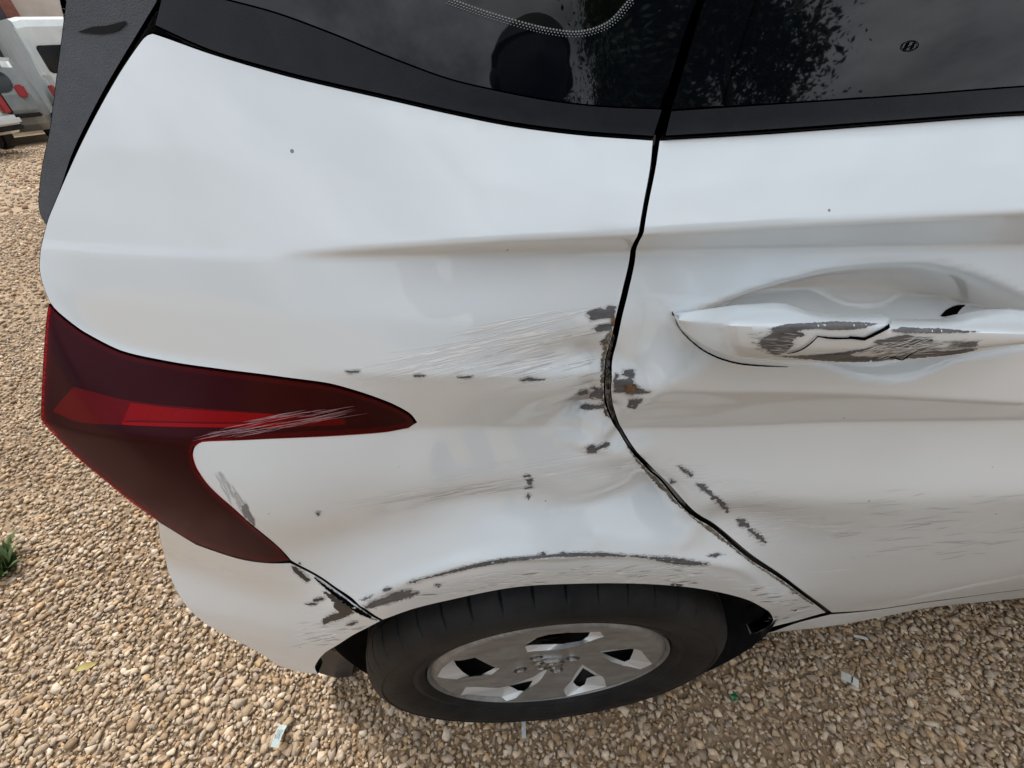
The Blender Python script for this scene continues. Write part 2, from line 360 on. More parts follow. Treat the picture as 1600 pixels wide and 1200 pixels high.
# dents: (pixel, depth, radius x, radius z)
for (u, v, dep, rx, rz) in [(1010, 548, 0.003, 0.016, 0.030), (1055, 585, -0.003, 0.022, 0.012), (905, 645, 0.009, 0.022, 0.014), (930, 612, 0.006, 0.012, 0.030), (938, 668, -0.006, 0.010, 0.008), (880, 575, 0.004, 0.03, 0.012),
                            (960, 705, -0.004, 0.03, 0.012), (1005, 790, 0.014, 0.032, 0.026), (905, 828, -0.006, 0.05, 0.016), (790, 790, 0.007, 0.07, 0.022),
                            (1075, 805, -0.005, 0.02, 0.03), (1040, 640, 0.003, 0.03, 0.01), (840, 560, 0.0022, 0.05, 0.02), (560, 800, 0.003, 0.05, 0.03), (700, 300, 0.0012, 0.06, 0.02), (760, 440, 0.0012, 0.05, 0.012)]:
    c = hit([(u, v)])[0]
    SG = SG-1.25*dep*np.exp(-((XX-c[0])/rx)**2-((ZZ-c[1])/rz)**2)
def fold(p1, p2, dep, wid):
    global SG
    a, b = hit([p1, p2]); ab = b-a; t = np.clip(((XX-a[0])*ab[0]+(ZZ-a[1])*ab[1])/(ab@ab), 0, 1); d = np.hypot(XX-a[0]-t*ab[0], ZZ-a[1]-t*ab[1])
    SG = SG-1.6*dep*np.exp(-(d/wid)**2)*(0.25+0.75*np.sin(np.pi*np.clip(t, 0.08, 0.92)))
for a_ in [((870, 652), (944, 630), 0.0035, 0.006), ((885, 684), (965, 700), -0.0030, 0.006), ((985, 742), (1070, 815), 0.006, 0.011), ((880, 800), (985, 770), 0.004, 0.012),
           ((966, 560), (1030, 606), 0.0022, 0.007), ((975, 640), (1040, 600), -0.0022, 0.006), ((890, 540), (945, 575), 0.0022, 0.008), ((620, 800), (800, 770), 0.0028, 0.014), ((930, 846), (1060, 850), -0.003, 0.009), ((1400, 940), (1640, 890), 0.0016, 0.012)]: fold(*a_)
GXg, GZg = np.gradient(SG, 0.003, DZ)
def bil(A, x, z):
    fx = np.clip((np.asarray(x)-XS[0])/0.003, 0, len(XS)-1.001); fz = np.clip((np.asarray(z)-ZS[0])/DZ, 0, len(ZS)-1.001)
    i = fx.astype(int); j = fz.astype(int); a = fx-i; b = fz-j
    return (A[i, j]*(1-a)+A[i+1, j]*a)*(1-b)+(A[i, j+1]*(1-a)+A[i+1, j+1]*a)*b
def Sn(x, z):
    gx = bil(GXg, x, z)*(np.asarray(x) < XS[-1]-0.004); gz = bil(GZg, x, z)
    n = np.stack([-gx, np.ones_like(gx), -gz], -1); return n/np.linalg.norm(n, axis=-1, keepdims=True)

SHELLS = []
EXTRA = []
for zl in (zA1, zA2, zC1, zC2):
    xe = np.arange(-0.60, 1.0, 0.0045); ze = np.interp(xe, XS, zl)
    for dz_ in (-0.0042, -0.0016, 0.0, 0.0016, 0.0042): EXTRA.append(np.stack([xe, ze+dz_], 1))
EXTRA = np.concatenate(EXTRA)
def panel(name, poly, spacing, material, parent, off=0.0, hem=0.014, lip=True, holes=(), res=None):
    """one pressed sheet cut out of the side surface; its rim is rolled inwards"""
    bd = spline(poly, res or spacing*0.8); loops_xy = [bd]+[spline(h, res or spacing*0.8) for h in holes]
    pts = list(bd); loops = [list(range(len(bd)))]
    for h in loops_xy[1:]:
        loops.append(list(range(len(pts), len(pts)+len(h)))); pts += list(h)
    allb = np.array(pts); mn = bd.min(0); mxx = bd.max(0)
    gx, gz = np.meshgrid(np.arange(mn[0], mxx[0], spacing), np.arange(mn[1], mxx[1], spacing*0.866))
    gx = gx+(np.arange(gx.shape[0]) % 2)[:, None]*spacing*0.5
    g = np.stack([gx.ravel(), gz.ravel()], 1)
    def filt(c):
        k = inside(c, bd)
        for h in loops_xy[1:]: k &= ~inside(c, h)
        return k
    g = g[filt(g)]
    dmin = np.full(len(g), 1e9)
    for c0 in range(0, len(g), 4000):
        c = g[c0:c0+4000]; dmin[c0:c0+4000] = np.sqrt(((c[:, None]-allb[None])**2).sum(2)).min(1)
    g = g[dmin > spacing*0.55]
    if spacing < 0.0045:
        ex = EXTRA[filt(EXTRA)]; de = np.full(len(ex), 1e9)
        for c0 in range(0, len(ex), 4000): c = ex[c0:c0+4000]; de[c0:c0+4000] = np.sqrt(((c[:, None]-allb[None])**2).sum(2)).min(1)
        ex = ex[de > 0.0012]
        if len(ex):
            kk = np.zeros(len(g), bool)
            for zl in (zA1, zA2, zC1, zC2): kk |= abs(g[:, 1]-np.interp(g[:, 0], XS, zl)) < 0.0055
            g = np.concatenate([g[~kk], ex])
    P = np.concatenate([allb, g]); v2, f, ov = cdt(P, loops, filt)
    n = Sn(v2[:, 0], v2[:, 1]); o = Sf(v2[:, 0], v2[:, 1])
    V = np.stack([v2[:, 0], o, v2[:, 1]], 1)+n*off
    # orient outwards
    a, b, c = V[f[:, 0]], V[f[:, 1]], V[f[:, 2]]
    nn = np.cross(B(b)-B(a), B(c)-B(a)); fl = nn[:, 1] > 0
    f[fl] = f[fl][:, ::-1]
    verts = list(B(V)); faces = [tuple(t) for t in f]; NR = list(B(n))
    for lo in loops_xy:
        area = 0.5*np.sum(lo[:, 0]*np.roll(lo[:, 1], -1)-np.roll(lo[:, 0], -1)*lo[:, 1])
        tg = np.roll(lo, -1, 0)-np.roll(lo, 1, 0); tg /= np.linalg.norm(tg, axis=1, keepdims=True)+1e-12
        no = np.stack([tg[:, 1], -tg[:, 0]], 1)*np.sign(area)
        if lo is not loops_xy[0]: no = -no
        nb = Sn(lo[:, 0], lo[:, 1]); base = np.stack([lo[:, 0], Sf(lo[:, 0], lo[:, 1]), lo[:, 1]], 1)+nb*off
        rings = []
        prof = [(0, 0, 0), (0.0006, 0.0004, 0.5), (0.0010, 0.0014, 0.9), (0.0011, 0.003, 1), (0.0009, hem, 1)] if lip else [(0, 0, 0), (0.0002, hem, 1)]
        for (ou, inn, tn) in prof:
            q = base-nb*inn; q[:, 0] += no[:, 0]*ou; q[:, 2] += no[:, 1]*ou
            rings.append(len(verts)); verts += list(B(q)); qn = nb*(1-tn); qn[:, 0] += no[:, 0]*tn; qn[:, 2] += no[:, 1]*tn; NR += list(B(qn/np.linalg.norm(qn, axis=1, keepdims=True)))
        m_ = len(lo)
        for r in range(len(rings)-1):
            for i in range(m_):
                j = (i+1) % m_; q = (rings[r]+i, rings[r]+j, rings[r+1]+j, rings[r+1]+i)
                faces.append(q if (area > 0) == (lo is loops_xy[0]) else q[::-1])
    ob = mesh_obj(name, verts, faces, material, parent, True)
    ob.data.normals_split_custom_set_from_vertices([tuple(q) for q in NR])
    SHELLS.append(ob); return ob

# ================================================================== THE CAR
car = empty('car', (0, 0.85, 0))
tag(car, 'white hatchback with scraped rear quarter, cracked door handle and dented door', 'car')
def sub(o, parent):
    """parent keeping the world-space vertices"""
    o.parent = parent
    o.matrix_parent_inverse = Matrix.Translation(-Vector((0, 0.85, 0))) if parent is car else Matrix.Identity(4)
    return o
_mo, _bo = mesh_obj, bm_obj

GL = [(1016, 260), (1005, 320), (995, 370), (984, 400), (972, 455), (961, 500), (950, 545), (944, 580), (943, 610), (948, 640), (958, 662), (974, 687), (1000, 721), (1050, 774), (1100, 817), (1150, 857), (1200, 892), (1250, 927), (1290, 957)]
GR = [(1025, 260), (1013, 320), (1003, 370), (993, 400), (982, 455), (971, 500), (961, 545), (956, 580), (955, 610), (960, 640), (969, 665), (982, 687), (1008, 719), (1058, 770), (1108, 813), (1158, 853), (1208, 889), (1257, 925), (1300, 957)]
arch_px = [(1174, 991), (1198, 980), (1208, 970), (1201, 955), (1175, 940), (1140, 929), (1080, 918), (1000, 912), (900, 912), (800, 918), (700, 938), (640, 953), (598, 968)]
lamp_in = [(452, 873), (416, 843), (367, 801), (324, 762), (303, 732), (297, 710), (301, 694), (315, 687), (372, 687), (437, 684), (525, 680), (604, 674), (638, 668), (649, 660),
           (641, 648), (612, 632), (569, 616), (516, 601), (437, 590), (350, 579), (262, 566), (188, 549), (131, 520), (92, 490), (79, 475)]
quarter_px = ([(238, 53), (330, 85), (450, 120), (600, 155), (700, 178), (800, 198), (900, 211), (1020, 220)]+GL+[(1240, 971)]+arch_px
              + [(560, 944), (520, 914), (480, 889), (456, 876)]+[(a-1 if a > 440 else a, b) for a, b in lamp_in[1:13]]+[(652, 660)]+[(a, b-2) for a, b in lamp_in[14:]]
              + [(66, 440), (62, 415), (66, 380), (75, 345), (85, 320), (110, 262), (150, 180), (190, 110), (225, 60)])
quarter = panel('quarter_panel', hit(quarter_px), 0.0042, PAINT, car)
quarter['label'] = 'dented white quarter panel with scraped arch and chipped door edge'

zbr = float(np.interp(0.2, kb[0], kb[1]))
db = hit([(1600, 921), (1520, 931), (1450, 940), (1360, 953)])
door_xz = np.concatenate([hit([(1031, 220), (1200, 210), (1400, 195), (1600, 181)]), [[0.6, zbr-0.010], [1.0, zbr-0.02], [1.0, db[0, 1]]], db, hit(GR[::-1])])
door = panel('rear_door', door_xz, 0.0042, PAINT, car)
door['label'] = 'white rear door with scraped rear edge'
qe = hit([(1240, 970), (1285, 957), (1301, 957)])
rocker = panel('rocker_panel', np.concatenate([[[0.36, 0.24], [qe[0, 0]+0.01, qe[0, 1]-0.02], [qe[2, 0]+0.004, qe[2, 1]-0.012]], db[::-1]-np.array([0, 0.006]), [[1.0, db[0, 1]-0.006], [1.93, db[0, 1]-0.006], [1.93, 0.20], [1.0, 0.20], [0.40, 0.20]]]), 0.012, PAINT, car)
bumper_px = [(453, 880), (416, 880), (372, 873), (306, 851), (247, 815), (252, 850), (262, 890), (290, 945), (330, 980), (400, 1017), (437, 1041), (470, 1050), (496, 1053),
             (492, 1042), (500, 1028), (520, 1012), (550, 993), (575, 980), (594, 970), (558, 946), (518, 917), (478, 892)]
bumper = panel('rear_bumper', hit(bumper_px), 0.0045, PAINT, car)
bumper['label'] = 'white rear bumper corner with black scrape at its seam'

# ---- black trim and glass above the belt line
frit_px = [(262, -30), (330, -5), (430, 22), (520, 55), (600, 88), (700, 125), (780, 144), (860, 159), (940, 168), (1033, 170)]
trim_xz = np.concatenate([hit([(245, 40), (330, 78), (450, 113), (600, 148), (700, 171), (800, 191), (900, 204), (1020, 213), (1033, 172)]), hit(frit_px[::-1][1:]), hit([(255, 0)])])
wtrim = panel('window_trim', trim_xz, 0.006, 'black_trim', car, off=0.0008, hem=0.01)
def top_at(z, xs): return [[x, z] for x in xs]
qg_xz = np.concatenate([hit([(268, -28), (330, -3), (430, 24), (520, 57), (600, 90), (700, 127), (780, 146), (860, 161), (940, 170), (1031, 172), (1060, 85), (1090, 0)]),
                        top_at(1.36, [0.20, 0.0, -0.22])])
clear_px = [(650, -60), (700, -2), (770, 22), (850, 44), (905, 50), (950, 36), (985, 0), (1010, -50)]
ring = hit(clear_px); clear_xz = np.concatenate([ring, top_at(1.33, [0.14, 0.0, -0.10])])
qglass = panel('quarter_window', qg_xz, 0.012, 'gloss_black', car, off=-0.0015, hem=0.004, lip=False, holes=[clear_xz[::-1]], res=0.006)
qclear = panel('clear_glass', clear_xz, 0.02, 'tinted_glass', car, off=-0.0016, hem=0.001, lip=False, res=0.006)
# door: belt moulding, black sash, fixed dark pane, clear pane
mold_xz = np.concatenate([hit([(1036, 215), (1200, 205), (1400, 190), (1600, 176)]), [[0.6, zbr-0.005], [1.0, zbr-0.012], [1.0, zbr+0.012], [0.6, zbr+0.016]],
                          hit([(1600, 138), (1400, 153), (1200, 166), (1045, 176)])])
mould = panel('belt_moulding', mold_xz, 0.006, 'black_trim', car, off=0.003, hem=0.012)
sash_xz = np.concatenate([hit([(1047, 172), (1124, 166), (1142, 110), (1178, 0)]), [[0.20, 1.36], [0.185, 1.38]], hit([(1100, 0), (1075, 80)])])
sash = panel('door_sash', sash_xz, 0.01, 'gloss_black', car, off=0.0015, hem=0.012)
pane_xz = np.concatenate([hit([(1127, 165), (1240, 158), (1352, 150), (1356, 70), (1362, 0)]), [[0.29, 1.36], [0.205, 1.36]], hit([(1181, 0), (1145, 110)])])
pane = panel('fixed_pane', pane_xz, 0.01, 'gloss_black', car, off=-0.002, hem=0.004, lip=False)
dgl_xz = np.concatenate([hit([(1354, 150), (1480, 142), (1600, 133)]), [[0.6, zbr+0.012], [0.97, zbr+0.01], [0.93, 1.36], [0.292, 1.36]], hit([(1364, 0), (1358, 70)])])
dglass = panel('door_glass', dgl_xz, 0.012, 'tinted_glass', car, off=-0.004, hem=0.002, lip=False)

# ---- grey side fin of the tailgate spoiler
fin_xz = np.concatenate([hit([(72, 357), (60, 336), (57, 312), (62, 265), (75, 200), (90, 80), (100, 0)]), [[-0.36, 1.22], [-0.40, 1.38], [-0.27, 1.38], [-0.24, 1.25]], hit([(242, 0), (235, 12), (190, 85), (150, 155), (112, 232), (92, 290)])])
fin = panel('spoiler_fin', fin_xz, 0.006, 'grey_plastic', car, off=-0.001, hem=0.02)
# ---- tail lamp
lamp_px = [(79, 477), (92, 493), (131, 523), (188, 552), (262, 569), (350, 582), (437, 593), (516, 604), (569, 619), (612, 635), (639, 650), (647, 660), (637, 667), (604, 673), (525, 679), (437, 683), (372, 686), (315, 688.5),
           (303, 696), (299, 711), (305, 731), (326, 761), (369, 800), (418, 842), (452, 875), (416, 877), (372, 869), (306, 847), (245, 810), (175, 757), (122, 713), (79, 670), (68, 656), (70, 581)]
def inset_px(poly, d):
    P = np.array(poly, float); out = []
    area = 0.5*np.sum(P[:, 0]*np.roll(P[:, 1], -1)-np.roll(P[:, 0], -1)*P[:, 1])
    for i in range(len(P)):
        t = P[(i+1) % len(P)]-P[i-1]; t /= np.linalg.norm(t)+1e-9; n = np.array([-t[1], t[0]])*np.sign(area); out.append(P[i]+n*d)
    return np.array(out)
lamp_xz = hit(inset_px(lamp_px, -1.2))
lens = panel('tail_lamp', lamp_xz, 0.005, 'lamp_lens', car, off=0.0005, hem=0.006)
lens['label'] = 'dark red wraparound tail lamp with scratched tip'
def decal_mesh(name, poly_xz, material, parent, off, spacing=0.006, hem=0.002):
    return panel(name, poly_xz, spacing, material, parent, off=off, hem=hem, lip=False)
refl_xz = hit([(81, 643), (98, 622), (114, 604), (142, 612), (200, 626), (260, 634), (310, 638), (410, 645), (490, 649), (538, 656), (540, 664), (470, 667), (324, 668), (195, 664), (118, 659)])
SHELLS_KEEP = list(SHELLS)
refl = decal_mesh('reflector', refl_xz, 'red_dull', lens, -0.0004, hem=0.0002)
decal_mesh('retro_reflector', hit([(190, 661), (204, 629), (260, 636), (310, 640), (410, 646), (455, 650), (440, 657), (324, 659), (200, 657)]), 'red_reflector', lens, -0.0001, hem=0.0002)
decal_mesh('light_guide', hit([(190, 659), (262, 660.5), (330, 662), (420, 661), (480, 660), (430, 666), (324, 667.5), (250, 666), (192, 663.5)]), 'red_bright', lens, 0.0001, 0.003, 0.0002)
hous = decal_mesh('lamp_housing', lamp_xz, 'lamp_dark', lens, -0.0007, 0.005, 0.03)
lp = spline(lamp_px, 9); li = inset_px(lp, 7.0)
ok = inside(li, lp)
# thick red rim of the lens moulding
ho = hit(lp); hi_ = hit(li); vv = []; ff = []
for k in range(len(lp)):
    for q, of in ((ho[k], 0.0001), (hi_[k], -0.0002)):
        n = Sn(np.array([q[0]]), np.array([q[1]]))[0]; p = np.array([q[0], float(Sf(np.array([q[0]]), np.array([q[1]]))[0]), q[1]])+n*of; vv.append(B(p))
for k in range(len(lp)):
    j = (k+1) % len(lp)
    if ok[k] and ok[j] and lp[k][0] > 84 and lp[j][0] > 84: ff.append((2*k, 2*j, 2*j+1, 2*k+1))
mesh_obj('lens_rim', vv, ff, 'lamp_rim_red', lens, True)
SHELLS = SHELLS_KEEP

# ---- wheel arch liner: a half barrel
vv = []; ff = []; na = 60
for i in range(na+1):
    a = R(-28)+(R(236))*i/na; rr = 0.335+0.012*math.sin(a*3)
    for o_ in (-0.012, -0.03, -0.09, -0.18, -0.24):
        r2 = rr-(0.0 if o_ < -0.02 else 0.01)
        zz = 0.300+r2*math.sin(a); xx = r2*1.03*math.cos(a); vv.append(B([xx, o_-float(tuck(xx))*0.9, max(zz, 0.16)]))
mesh_obj('wheel_arch_liner', vv, grid_faces(na+1, 5), 'black_plastic', car, True)
vv = []
for i in range(na+1):
    a = R(-28)+(R(236))*i/na; vv.append(B([0.34*math.cos(a), -0.24, max(0.30+0.34*math.sin(a), 0.16)]))
vv.append(B([0, -0.24, 0.3])); mesh_obj('inner_wheel_housing', vv, [(i, i+1, na+1) for i in range(na)], 'gap_black', car)

gp = [(556, 988), (549, 1064), (520, 1058), (497, 1051), (491, 1042), (499, 1027), (520, 1010)]
vv = [B(px_at(u, v, -0.105)) for u, v in gp]+[B(px_at(u, v, -0.105)+np.array([0, -0.03, 0])) for u, v in gp]
mesh_obj('splash_guard', vv, [tuple(range(7))]+[(i, (i+1) % 7, 7+(i+1) % 7, 7+i) for i in range(7)], 'black_plastic', car)
# ---- rest of the car body, away from the damaged corner
edge_px = [(62, 415), (66, 440), (79, 475), (70, 581), (68, 656), (79, 670), (122, 713), (175, 757), (245, 812), (252, 850), (262, 890), (290, 945), (330, 980), (400, 1017), (437, 1041)]
edge_xz = hit(edge_px); edge_up = np.array([[-0.40, 1.38]]); e_all = np.concatenate([edge_xz, hit([(66, 380), (72, 357), (60, 336), (57, 312), (75, 200), (100, 0)]), edge_up])
e_all = e_all[np.argsort(e_all[:, 1])]
zq = np.linspace(e_all[0, 1]+0.002, 1.37, 60); xq = np.interp(zq, e_all[:, 1], e_all[:, 0])
# ---- dark inner shell behind all gaps
xs = np.arange(-0.60, 1.95, 0.02); zs = np.concatenate([np.arange(0.22, 1.37, 0.02)])
vv = []; ff = []
wc = np.array([0.0, 0.287])
for x in xs:
    for z in zs:
        vv.append(B([x, float(Sf(np.array([x]), np.array([z]))[0])-0.034-0.04*smoothstep((-0.3-x)/0.2), z]))
for f in grid_faces(len(xs), len(zs)):
    c = np.mean([(vv[k][0], vv[k][2]) for k in f], axis=0)
    if c[0] < np.interp(c[1], e_all[:, 1], e_all[:, 0])+0.05: continue
    if c[1] > 0.99 and c[0] > -0.24-0.1*max(0, c[1]-1.1): continue
    if math.hypot(c[0], c[1]-0.30) < 0.335 or c[1] < 0.30 and -0.37 < c[0] < 0.36: continue
    ff.append(f)
shell = mesh_obj('inner_shell', vv, ff, 'gap_black', car)
WID = 1.66
def rear_loft(name, z0, z1, material, inset=0.0, frac=(0, 1)):
    k = [i for i in range(len(zq)) if z0 <= zq[i] <= z1]; st = [(0, 0.003), (0.012, 0.02), (0.03, 0.06), (0.05, 0.13), (0.075, 0.28), (0.09, 0.50)]
    vv = []; n = 0
    for i in k:
        x0 = xq[i]; o0 = float(Sf(np.array([x0]), np.array([zq[i]]))[0]); row = []
        for (dx, do) in st: row.append([x0-dx+inset, o0-do, zq[i]])
        row.append([x0-0.095+inset, -WID/2, zq[i]])
        mir = [[p[0], -WID-p[1], p[2]] for p in row[-2::-1]]; row += mir; n = len(row); vv += [B(p) for p in row]
    return mesh_obj(name, vv, grid_faces(len(k), n), material, car, True)
rear_loft('bumper_face', 0.0, 0.66, PAINT); rear_loft('tailgate', 0.64, 1.02, PAINT, 0.004); rear_loft('tailgate_window', 1.0, 1.38, 'gloss_black')
# far side, roof, front half: plain sheets so the car reads whole from other positions
def sheet(name, xs_, zs_, material, far=False, off=0.0):
    vv = []
    for x in xs_:
        for z in zs_:
            o = float(Sf(np.array([x]), np.array([z]))[0])+off-(0.10*max(0, (x-2.2))**2)
            vv.append(B([x, -WID-o if far else o, z]))
    return mesh_obj(name, vv, grid_faces(len(xs_), len(zs_)), material, car, True)
sheet('front_door', np.linspace(1.006, 1.93, 40), np.linspace(float(db[0, 1]), zbr-0.02, 60), PAINT)
sheet('front_door_glass', np.linspace(1.02, 1.75, 20), np.linspace(zbr-0.015, 1.34, 12), 'tinted_glass')
fs = sheet('front_fender', np.linspace(1.936, 2.95, 50), np.linspace(0.22, 0.97, 60), PAINT)
bm = bmesh.new(); bm.from_mesh(fs.data)
bmesh.ops.delete(bm, geom=[f for f in bm.faces if math.hypot(f.calc_center_median().x-2.44, f.calc_center_median().z-0.30) < 0.33], context='FACES'); bm.to_mesh(fs.data); bm.free()
sheet('far_side_panel', np.linspace(-0.5, 2.95, 80), np.linspace(0.2, 1.0, 30), PAINT, far=True)
vv = []; nx, ny = 24, 13
for i in range(nx):
    x = -0.42+2.05*i/(nx-1)
    for j in range(ny):
        t = j/(ny-1)*2-1; vv.append((x, WID/2+0.675*t*1.0+0.0, 1.37+0.115*(1-t**4)*(1-0.25*((x-0.6)/1.1)**2)))
mesh_obj('roof', vv, grid_faces(nx, ny), PAINT, car, True)
vv = []
for i in range(12):
    x = 1.63+0.75*i/11
    for j in range(ny):
        t = j/(ny-1)*2-1; vv.append((x, WID/2+(0.675+0.07*i/11)*t, 1.37+0.10*(1-t**4)-(0.42*i/11)))
mesh_obj('windscreen', vv, grid_faces(12, ny), 'gloss_black', car, True)
vv = []
for i in range(14):
    x = 2.38+0.60*i/13
    for j in range(ny):
        t = j/(ny-1)*2-1; vv.append((x, WID/2+(0.76-0.08*(i/13)**2)*t, 0.96+0.06*(1-t**4)-0.22*(i/13)**2))
mesh_obj('bonnet', vv, grid_faces(14, ny), PAINT, car, True)
vv = []
for i in range(16):
    z = 0.2+0.58*i/15
    for j in range(ny):
        t = j/(ny-1)*2-1; vv.append((2.98-0.22*t*t+0.04*math.sin(i/15*3.14), WID/2+0.79*t, z))
mesh_obj('front_bumper', vv, grid_faces(16, ny), PAINT, car, True)
for nm, xa, xb in (('pillar', 0.95, 1.02),):
    sheet('door_pillar', np.linspace(xa, xb, 3), np.linspace(zbr-0.01, 1.37, 10), 'gloss_black', off=0.002)
# cabin: floor tub, pale lining, seat belt
bm = bmesh.new(); add_box(bm, (1.22, WID/2+0.06, 0.26), (3.2, 1.25, 0.05)); bm_obj('underbody', bm, 'gap_black', car)
bm = bmesh.new(); add_box(bm, (0.27, 0.42, 1.02), (0.6, 0.62, 0.02)); bm_obj('parcel_shelf', bm, 'interior_dark', car)
vv = [B([-0.22, -0.16, 1.02]), B([0.20, -0.16, 1.02]), B([0.22, -0.25, 1.36]), B([-0.22, -0.25, 1.36])]
mesh_obj('pillar_lining', vv, [(0, 1, 2, 3)], 'interior_grey', car)
bm = bmesh.new(); vs2 = add_box(bm, (0.55, 0.42, 0.95), (0.14, 0.55, 0.62)); bmesh.ops.bevel(bm, geom=list(bm.edges), offset=0.04, segments=3, affect='EDGES'); bm_obj('rear_seat', bm, 'interior_dark', car, True)

# ---- wheel
wheel = empty('wheel', (0, 0, 0), car); wheel.matrix_parent_inverse = Matrix.Translation((0, -0.85, 0))
WC = (0.0, 0.287)
prof = [(0.190, -0.022), (0.196, -0.010), (0.204, -0.004), (0.212, -0.0045), (0.214, -0.003), (0.222, 0.0015), (0.236, 0.006), (0.250, 0.007), (0.254, 0.0062), (0.256, 0.0075), (0.262, 0.005), (0.270, -0.001), (0.276, -0.008), (0.2805, -0.017), (0.2830, -0.026), (0.2845, -0.033),
        (0.2850, -0.036), (0.278, -0.0365), (0.278, -0.043), (0.2855, -0.0435), (0.2865, -0.058), (0.279, -0.0585), (0.279, -0.066), (0.287, -0.0665), (0.287, -0.088), (0.279, -0.0885), (0.279, -0.096), (0.2865, -0.0965), (0.285, -0.13), (0.276, -0.15), (0.25, -0.166), (0.19, -0.15)]
NA = 720; vv = []
for i in range(NA):
    a = 2*math.pi*i/NA; blk = i % 16
    for (r_, o_) in prof:
        rr = r_; oo = o_
        if -0.037 < o_ < -0.004 and r_ > 0.268 and blk == 0: rr -= 0.003; oo -= 0.001
        if -0.06 < o_ < -0.043 and r_ > 0.284 and blk == 8: rr -= 0.003
        vv.append(B([WC[0]+rr*math.cos(a), oo, WC[1]+rr*math.sin(a)]))
tyre = mesh_obj('tyre', vv, grid_faces(NA, len(prof), True), 'rubber', wheel, True)
tyre.data.set_sharp_from_angle(angle=R(35))
# wheel cover
Lz = lambda L_: [(650+a*0.13125, 965+b*0.13125) for a, b in L_]
Rz = lambda L_: [(850+a*0.13125, 965+b*0.13125) for a, b in L_]
OUT = [[(820, 1010), (838, 996), (855, 987), (885, 983), (937, 983), (944, 996), (905, 1007), (870, 1013), (824, 1021)],
       Rz([(670, 412), (880, 380), (1080, 360), (1150, 370), (1280, 525), (1140, 600), (950, 585), (770, 490)]),
       Rz([(465, 590), (560, 635), (640, 683), (705, 715), (740, 800), (265, 915), (240, 850), (300, 765)]),
       Lz([(590, 825), (980, 822), (1400, 735), (1590, 660), (1420, 810), (1190, 940), (870, 1025), (520, 910)]),
       Lz([(432, 480), (700, 460), (830, 525), (1000, 600), (900, 700), (480, 740), (255, 675), (320, 570)])]
INN = [[(821, 1008), (838, 997.5), (855, 989), (885, 985), (923, 985), (919, 994), (909, 1001), (880, 1006), (850, 1007)],
       Rz([(690, 417), (880, 387), (1068, 367), (1060, 410), (1020, 500), (960, 525), (900, 505), (800, 465)]),
       Rz([(465, 600), (540, 645), (612, 690), (510, 722), (485, 795), (430, 825), (385, 810), (345, 765)]),
       Lz([(1090, 808), (1200, 790), (1385, 750), (1383, 765), (1340, 830), (1280, 872), (1215, 868), (1150, 832)]),
       Lz([(440, 485), (690, 470), (820, 535), (945, 595), (780, 680), (640, 697), (560, 650), (480, 570)])]
def wplane(px, o): return np.array([[q[0]-WC[0], q[2]-WC[1]] for q in (px_at(u, v, o) for u, v in px)])
OUT2 = [wplane(p, -0.012) for p in OUT]; INN2 = [wplane(p, -0.0175) for p in INN]
def cover_h(p):
    r_ = np.hypot(p[:, 0], p[:, 1]); th = np.degrees(np.arctan2(p[:, 1], p[:, 0]))
    h = -0.012-0.007*smoothstep((0.095-r_)/0.07)+0.003*smoothstep((r_-0.13)/0.04)-0.008*smoothstep((r_-0.178)/0.010)+0.0022*np.sin(np.radians(th*5+40))*smoothstep((r_-0.06)/0.04)*smoothstep((0.175-r_)/0.02)
    return h
th = np.linspace(0, 2*np.pi, 97)[:-1]; outer = np.stack([0.187*np.cos(th), 0.187*np.sin(th)], 1)
lugs = list(wplane([(813, 1046), (870, 1046.5), (895, 1028.5), (838, 1028)], -0.018))
c12 = np.linspace(0, 2*np.pi, 21)[:-1]
hole_loops = [spline(p, 0.004, corner=20) for p in OUT2]+[np.stack([l[0]+0.0115*np.cos(c12), l[1]+0.0115*np.sin(c12)], 1) for l in lugs]
pts = list(outer); loops = [list(range(96))]
for h in hole_loops: loops.append(list(range(len(pts), len(pts)+len(h)))); pts += list(h)
bpts = np.array(pts); g = np.stack(np.meshgrid(np.arange(-0.187, 0.188, 0.004), np.arange(-0.187, 0.188, 0.004)), -1).reshape(-1, 2)
def wf(c):
    k = inside(c, outer)
    for h in hole_loops: k &= ~inside(c, h)
    return k
g = g[wf(g)]; g = g[np.sqrt(((g[:, None]-bpts[None])**2).sum(2)).min(1) > 0.0022]
v2, f, _ = cdt(np.concatenate([bpts, g]), loops, wf)
V = np.stack([WC[0]+v2[:, 0], cover_h(v2), WC[1]+v2[:, 1]], 1)
nn = np.cross(B(V[f[:, 1]])-B(V[f[:, 0]]), B(V[f[:, 2]])-B(V[f[:, 0]])); fl = nn[:, 1] > 0; f[fl] = f[fl][:, ::-1]
verts = list(B(V)); faces = [tuple(t) for t in f]; nf0 = len(faces)
# facets of the openings, lug wells, outer lip
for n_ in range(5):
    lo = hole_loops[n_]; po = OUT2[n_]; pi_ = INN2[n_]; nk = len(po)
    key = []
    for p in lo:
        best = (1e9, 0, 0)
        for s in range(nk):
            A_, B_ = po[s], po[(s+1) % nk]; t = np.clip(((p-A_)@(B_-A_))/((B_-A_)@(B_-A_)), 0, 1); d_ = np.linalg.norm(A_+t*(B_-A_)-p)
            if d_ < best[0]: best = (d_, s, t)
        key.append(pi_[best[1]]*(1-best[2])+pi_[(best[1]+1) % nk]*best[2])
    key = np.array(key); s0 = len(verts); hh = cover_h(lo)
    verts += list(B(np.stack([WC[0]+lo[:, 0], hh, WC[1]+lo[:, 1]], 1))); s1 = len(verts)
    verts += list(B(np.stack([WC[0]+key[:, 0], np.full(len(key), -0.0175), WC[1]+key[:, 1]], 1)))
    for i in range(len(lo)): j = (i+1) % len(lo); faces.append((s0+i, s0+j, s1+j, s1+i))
nf1 = len(faces)
